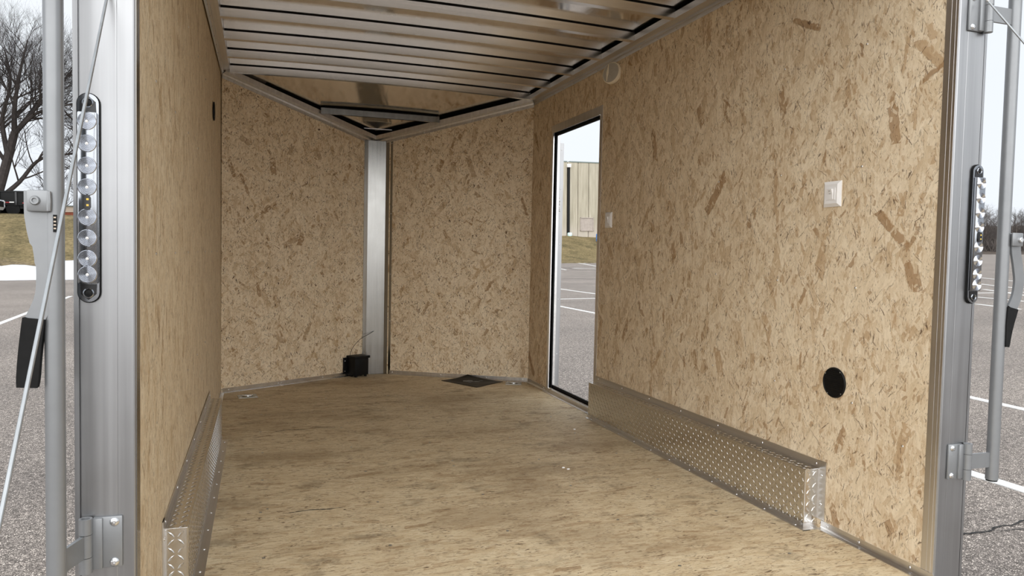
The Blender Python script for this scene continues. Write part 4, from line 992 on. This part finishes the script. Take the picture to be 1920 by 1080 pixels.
# ------------------------------------------------------------------ bare trees
def grow(mb, rnd, p, d, L, r, depth, maxd, upb=0.15, kids=(3, 5), spread=0.75, segs=4, thin=0.55):
    pts = [p]; rs = [r]; q = p.copy(); dd = d.copy()
    for k in range(segs):
        dd = (dd + V((rnd.uniform(-1, 1), rnd.uniform(-1, 1), rnd.uniform(-.6, 1))) * 0.16 + V((0, 0, upb * 0.25))).normalized()
        q = q + dd * (L / segs); pts.append(q.copy()); rs.append(r * (1 - (1 - thin) * (k + 1) / segs))
    mb.tube(pts, rs, 7 if depth == 0 else (5 if depth < 3 else 3), caps=False)
    if depth >= maxd: return
    n_ = rnd.randint(*kids)
    for k in range(n_):
        f = rnd.uniform(0.35, 1.0) if k < n_ - 1 else 1.0
        i = min(int(f * segs), segs - 1); a = pts[i].lerp(pts[i + 1], f * segs - i); rr = rs[i] * rnd.uniform(0.5, 0.72)
        t_ = (pts[i + 1] - pts[i]).normalized(); o_ = V((rnd.uniform(-1, 1), rnd.uniform(-1, 1), rnd.uniform(-.5, .8)))
        o_ = (o_ - t_ * o_.dot(t_)).normalized(); an = rnd.uniform(0.35, 1.0) * spread
        nd = (t_ * cos(an) + o_ * sin(an)).normalized()
        grow(mb, rnd, a, nd, L * rnd.uniform(0.62, 0.86), rr, depth + 1, maxd, upb, kids, spread, 3 if depth > 1 else 4, thin)
def limb(mb, rnd, pts, r0, r1, n, L, maxd, kids, tr=None, start=0.3):
    P = smoothpath(pts, 4); m = len(P)
    rs = [r0 + (r1 - r0) * i / (m - 1) for i in range(m)]
    (tr or mb).tube(P, rs, 7, caps=False)
    for k in range(n):
        f = start + (1 - start) * (k + rnd.random()) / n; i = min(int(f * (m - 1)), m - 2); a = P[i].lerp(P[i + 1], f * (m - 1) - i)
        t_ = (P[i + 1] - P[i]).normalized(); o_ = V((rnd.uniform(-1, 1), rnd.uniform(-1, 1), rnd.uniform(-.6, .9)))
        o_ = (o_ - t_ * o_.dot(t_)).normalized(); an = rnd.uniform(.5, 1.15)
        grow(mb, rnd, a, (t_ * cos(an) + o_ * sin(an)).normalized(), L * (1.15 - 0.55 * f) * rnd.uniform(.7, 1.2), max(0.02, rs[i] * 0.42), 1, maxd, 0.12, kids, 0.85)
def tree_mesh(seed, h, r, maxd=3, kids=(3, 5), lean=0.0, nl_=6, width=0.42, bare=0.2, n=8):
    rnd = random.Random(seed); tr = MB(); cr = MB()
    top = [V((lean * f + rnd.uniform(-.12, .12) * (f > 0), rnd.uniform(-.12, .12) * (f > 0), h * 0.9 * f - 0.6 * (f == 0))) for f in (0, .15, .35, .6, 1.0)]
    limb(cr, rnd, top, r, r * .18, n, h * .16, maxd, kids, tr, 0.35)
    for k in range(nl_):
        f = bare + (0.72 - bare) * k / max(1, nl_ - 1); a = 2.4 * k + rnd.uniform(-.4, .4); i = min(int(f * 4 * 1.0), 3)
        b = V((lean * f, 0, h * .9 * f)); q = V((cos(a), sin(a), 0)); R_ = h * width * (1 - 0.55 * f) * rnd.uniform(.8, 1.15)
        limb(cr, rnd, [b, b + q * R_ * .3 + V((0, 0, R_ * .42)), b + q * R_ * .68 + V((0, 0, R_ * .75)), b + q * R_ + V((0, 0, R_ * rnd.uniform(.85, 1.35)))],
             r * (.62 - .3 * f), r * .1, n, h * .15, maxd, kids, cr, 0.25)
    return tr, cr
def tree(x, y, z, seed, h, r, lab, rz=0, **kw):
    t = gempty('bare_tree', x, y, z, lab, 'tree', None, rz)
    a, b = tree_mesh(seed, h, r, **kw)
    a.build('trunk', M['bark'], t, local=True, fix=False); b.build('branches', M['bark'], t, local=True, fix=False)
    return t
# the big leaning tree, limb by limb
t = gempty('bare_tree', -20.35, 66, 3.4, 'big bare tree with a forked leaning trunk left of the left lock bar', 'tree')
rnd = random.Random(5); tr = MB(); cr = MB()
q = lambda *p: [V((x_, y_, z_)) for x_, y_, z_ in p]
tr.tube(smoothpath(q((-.1, 0, -.6), (.05, 0, 1.0), (.85, 0, 4.0), (1.6, 0.1, 7.0)), 4), [.46, .44, .42, .40, .38, .36, .35, .34, .33, .32, .31, .29, .27], 10)
for pts, r0 in ((q((1.1, 0, 5.4), (.75, .3, 8.0), (1.3, .6, 10.8), (.9, .9, 13.4)), .21), (q((1.6, .1, 6.9), (1.75, -.2, 9.0), (2.3, -.6, 11.6), (2.9, -.8, 13.9)), .22),
                (q((1.6, .1, 6.9), (2.9, .5, 8.9), (4.4, 1.0, 10.8), (5.6, 1.4, 12.6)), .19), (q((1.6, 0, 6.8), (3.0, -.6, 8.2), (4.4, -1.2, 8.8), (6.6, -2.0, 9.2)), .17),
                (q((.4, 0, 1.8), (1.7, .5, 3.2), (2.9, .8, 4.9), (4.3, 1.2, 5.5), (7.4, 1.8, 5.9)), .20), (q((.6, 0, 3.0), (-.9, .5, 5.6), (-2.4, 1.0, 8.6), (-3.2, 1.3, 12.2)), .22),
                (q((1.0, 0, 4.6), (-.2, -.8, 7.2), (-.9, -1.6, 10.0), (-1.2, -2.0, 12.8)), .16), (q((.3, 0, 1.4), (-1.6, -.6, 3.4), (-3.6, -1.0, 5.0), (-5.4, -1.4, 7.2)), .18),
                (q((1.5, 0, 6.6), (2.2, 1.6, 8.6), (2.9, 2.8, 10.4), (3.8, 3.6, 12.6)), .16)):
    limb(cr, rnd, pts, r0, .05, 12, 2.9, 4, (4, 6), tr, 0.2)
tr.build('trunk', M['bark'], t, local=True, fix=False); cr.build('branches', M['bark'], t, local=True, fix=False)
tree(-12.9, 70, 3.3, 9, 14.0, 0.28, 'bare tree between the left lock bar and the left rear post', maxd=4, kids=(4, 5), nl_=8, bare=.12, n=9)
tree(-27.5, 72, 3.4, 12, 15.5, 0.34, 'bare tree half out of view at the far left edge', maxd=4, kids=(3, 5), nl_=8, bare=.2, n=9, width=.45)
tree(-20.6, 84, 3.3, 21, 7.5, 0.10, 'thin low bare tree behind the trunk of the big forked tree', maxd=3, kids=(4, 6), nl_=6, bare=.08)
tree(-17.0, 82, 3.3, 25, 8.0, 0.11, 'thin low bare tree behind the end of the black dump trailer', maxd=3, kids=(4, 6), nl_=6, bare=.08)
# distant woods on the right: many trees sharing a few meshes
protos = []
for s_ in range(5):
    a, b = tree_mesh(100 + s_, 12.0, 0.15, maxd=3, kids=(3, 5), nl_=7, width=.26, bare=.22, n=7)
    t = gempty('bare_tree', 0, 0, 0, 'bare grey tree in the dense far woods beyond the lot', 'tree', 'bare trees of the far woods')
    tr = a.build('trunk', M['bark3' if s_ % 2 else 'bark2'], t, local=True, fix=False); cr = b.build('branches', M['bark2'], t, local=True, fix=False)
    protos.append((t, tr, cr))
rnd = random.Random(8); first = [True] * 5; spots = []
for row in range(11):
    for k in range(11): spots.append((46.2 + 12.5 * k / 11 + (row % 2) * .55, 234 + row * 5.4))
for row in range(3):
    for k in range(13): spots.append((30 + 15.5 * k / 13, 234 + row * 9)); spots.append((59 + 20 * k / 13, 234 + row * 9))
for k, (az, dd) in enumerate(spots):
    i = k % 5; az = math.radians(az + rnd.uniform(-.25, .25)); dd += rnd.uniform(-1.2, 1.2)
    x, y = dd * sin(az), dd * cos(az); sc = rnd.uniform(0.75, 1.0) * (0.92 + 0.08 * sin(az * 60))
    t = protos[i][0]
    if first[i]: first[i] = False
    else:
        t = t.copy(); COL.objects.link(t)
        for ch in protos[i][1:3]:
            c = ch.copy(); COL.objects.link(c); c.parent = t
    t.matrix_world = GM @ Matrix.Translation((x, y, 0.45 + max(0, dd - 236) * .11)) @ Matrix.Rotation(rnd.uniform(0, 6.28), 4, 'Z') @ Matrix.Scale(sc, 4)
# undergrowth of the woods
mb = MB(); rnd = random.Random(3)
for k in range(14000):
    az = math.radians(rnd.uniform(44, 60) if k < 9000 else rnd.uniform(28, 82)); dd = 231 + rnd.random() * 60; x, y = dd * sin(az), dd * cos(az); h = rnd.uniform(1.2, 4.2) + max(0, dd - 236) * .11
    lx, ly = rnd.uniform(-1.6, 1.6), rnd.uniform(-1.6, 1.6); w = rnd.uniform(.06, .2); ca, sa = cos(az) * w, -sin(az) * w
    mb.add([(x - ca, y - sa, 0), (x + ca, y + sa, 0), (x + lx + ca * .4, y + ly + sa * .4, h), (x + lx - ca * .4, y + ly - sa * .4, h * .97), (x + sa, y - ca, 0)], [(0, 1, 2, 3), (1, 4, 2), (4, 0, 3), (2, 4, 3)])
br = place(mb.build('undergrowth', M['bark2'], fix=False)); tag(br, 'dense grey brown undergrowth filling the far woods', 'undergrowth', None, 'stuff')
mb = MB(); vs = []
for k in range(61):
    az = math.radians(25 + 60 * k / 60)
    for dd, h in ((226, -.1), (231, 0.5), (262, 3.4), (296, 7.5), (340, 10)): vs.append((dd * sin(az), dd * cos(az), h + random.uniform(0, .25)))
mb.add(vs, [(k * 5 + i, k * 5 + i + 1, k * 5 + 6 + i, k * 5 + 5 + i) for k in range(60) for i in range(4)], True)
place(setting('ground_wood_floor', mb, M['brush']))

# ------------------------------------------------------------------ black dump trailer and white car on the left rise
zt = 3.50
t = gempty('dump_trailer', -15.6, 53.4, zt - .02, 'black dump trailer parked on the grass rise at the far left', 'trailer')
k = MB(); k.box((-2.3, -1.0, 0.62), (2.2, 1.0, 1.50)); k.box((-2.3, -1.03, 1.42), (2.2, 1.03, 1.52)); k.build('bed', M['black'], t, local=True)
for x in (-2.25, -1.35, -.45, .45, 1.35, 2.15): MB().box((x - .05, -1.07, .62), (x + .05, 1.07, 1.45)).build('side_rib', M['black_gloss'], t, local=True)
MB().box((-3.4, -0.9, 0.42), (2.25, 0.9, 0.60)).build('chassis', M['black'], t, local=True)
for x in (-0.75, 0.25):
    for y in (-0.98, 0.86): MB().lathe([(0.37, 0), (0.38, .03), (.38, .10), (.36, .13), (.2, .12)], (x, y, .38), (0, 1, 0), 20).build('wheel', M['rubber'], t, local=True)
for a, b, z0, z1 in ((-1.3, -.8, .74, .80), (.1, .35, .78, .84), (1.0, 1.25, .74, .80)): MB().box((a, -1.09, z0), (b, -1.07, z1)).build('white_reflector', M['white'], t, local=True)
for a, b, z0, z1 in ((-.1, .1, .76, .82), (-1.1, -.7, .52, .57), (.8, 1.0, .74, .80)): MB().box((a, -1.09, z0), (b, -1.07, z1)).build('red_reflector', M['red'], t, local=True)
t = gempty('white_pickup', -17.82, 50.6, zt - .10, 'front of a white pickup cut off by the left picture edge', 'pickup')
pf = [(-2.6, .35), (2.2, .35), (2.32, .55), (2.28, .95), (1.2, 1.08), (.6, 1.65), (-.8, 1.68), (-1.0, 1.1), (-2.6, 1.05)]
MB().prism(pf, -.9, .9, 1).build('body', M['car'], t, local=True)
MB().prism([(1.05, 1.1), (.58, 1.58), (-.72, 1.6), (-.85, 1.12)], -.91, .91, 1).build('side_window', M['glass_dark'], t, local=True)
k = MB(); k.box((2.29, -.6, .52), (2.335, .6, .86)); k.build('grille', M['black'], t, local=True)
for y in (-.75, .75): MB().bbox((2.2, y - .16, .74), (2.33, y + .16, .90), .03).build('headlight', M['white'], t, local=True)
for x in (-1.6, 1.45):
    for y in (-.93, .78): MB().lathe([(0.36, 0), (0.37, .03), (.37, .12), (.35, .15), (.2, .14)], (x, y, .37), (0, 1, 0), 20).build('wheel', M['rubber'], t, local=True)
# small brick building
t = gempty('brick_building', -17.4, 78.0, 3.2, 'low tan and red brick building glimpsed between the left bar and post', 'building')
MB().box((-1.9, 0, 0), (5, 6, 1.60)).build('wall', M['brick'], t, local=True)
MB().box((-2.0, -.15, 1.57), (5.1, 6.1, 2.10)).build('fascia', M['tan'], t, local=True)
MB().box((-2.1, -.3, 2.10), (5.2, 6.2, 2.18)).build('roof', M['coping'], t, local=True)
# precast concrete hall seen through the side door
BY = 90.0
t = gempty('concrete_hall', 40.0, BY, 3.1, 'tall tan precast concrete hall beyond the side door', 'building')
MB().box((-12, .30, -1.0), (14, 14, 9.6)).build('core_wall', M['concrete'], t, local=True)
xs = [-11.55 + 1.545 * i for i in range(17)]
for i, x in enumerate(xs):
    gap0 = 0.20 if abs(x + 2.3 + 0.0) < 0.01 else 0.0
    a, b = x + 0.03, x + 1.515; top = 9.70
    k = MB(); m = 0.32
    k.prism([(a, .30), (a, .05), (a + .07, 0), (b - .07, 0), (b, .05), (b, .30)], -1.0, top, 2); k.build('wall_panel', M['concrete'], t, local=True)
MB().box((-12.1, -.06, 9.70), (-2.35, 14, 9.84)).build('coping', M['coping'], t, local=True)
MB().box((-1.92, -.06, 9.70), (14.1, 14, 9.84)).build('coping', M['coping'], t, local=True)
k = MB(); k.box((-2.30, -.16, .35), (-1.98, .02, 9.0)); k.build('downspout', M['black'], t, local=True)
MB().bbox((-2.42, -.32, 9.0), (-1.86, .02, 9.45), .05).build('rain_head', M['white'], t, local=True)
MB().bbox((-2.30, -.55, -.05), (-1.80, -.1, .42), .08).build('spout_shoe', M['aqua'], t, local=True)
k = MB(); k.box((-.35, -.06, .75), (1.45, .02, 2.40)); k.build('hatch', M['concrete_grey'], t, local=True)
k = MB()
for a, b in (((-.42, 2.36), (1.52, 2.46)), ((-.42, .66), (1.52, .76)), ((-.42, .66), (-.32, 2.46)), ((1.42, .66), (1.52, 2.46))): k.box((a[0], -.12, a[1]), (b[0], .0, b[1]))
k.build('hatch_frame', M['concrete_grey'], t, local=True)
t = gempty('blue_barrel', 40.42, 86.0, 2.35, 'blue barrel on the grass by the concrete hall, cut off by the door frame', 'barrel')
MB().lathe([(.30, 0), (.33, .05), (.33, .28), (.35, .31), (.33, .34), (.33, .60), (.35, .63), (.33, .66), (.33, .90), (.30, .95)], (0, 0, 0), (0, 0, 1), 20).build('drum', M['blue'], t, local=True)
MB().lathe([(.05, .94), (.05, .97), (.03, .975)], (.15, 0, 0), (0, 0, 1), 10).build('bung', M['black'], t, local=True)
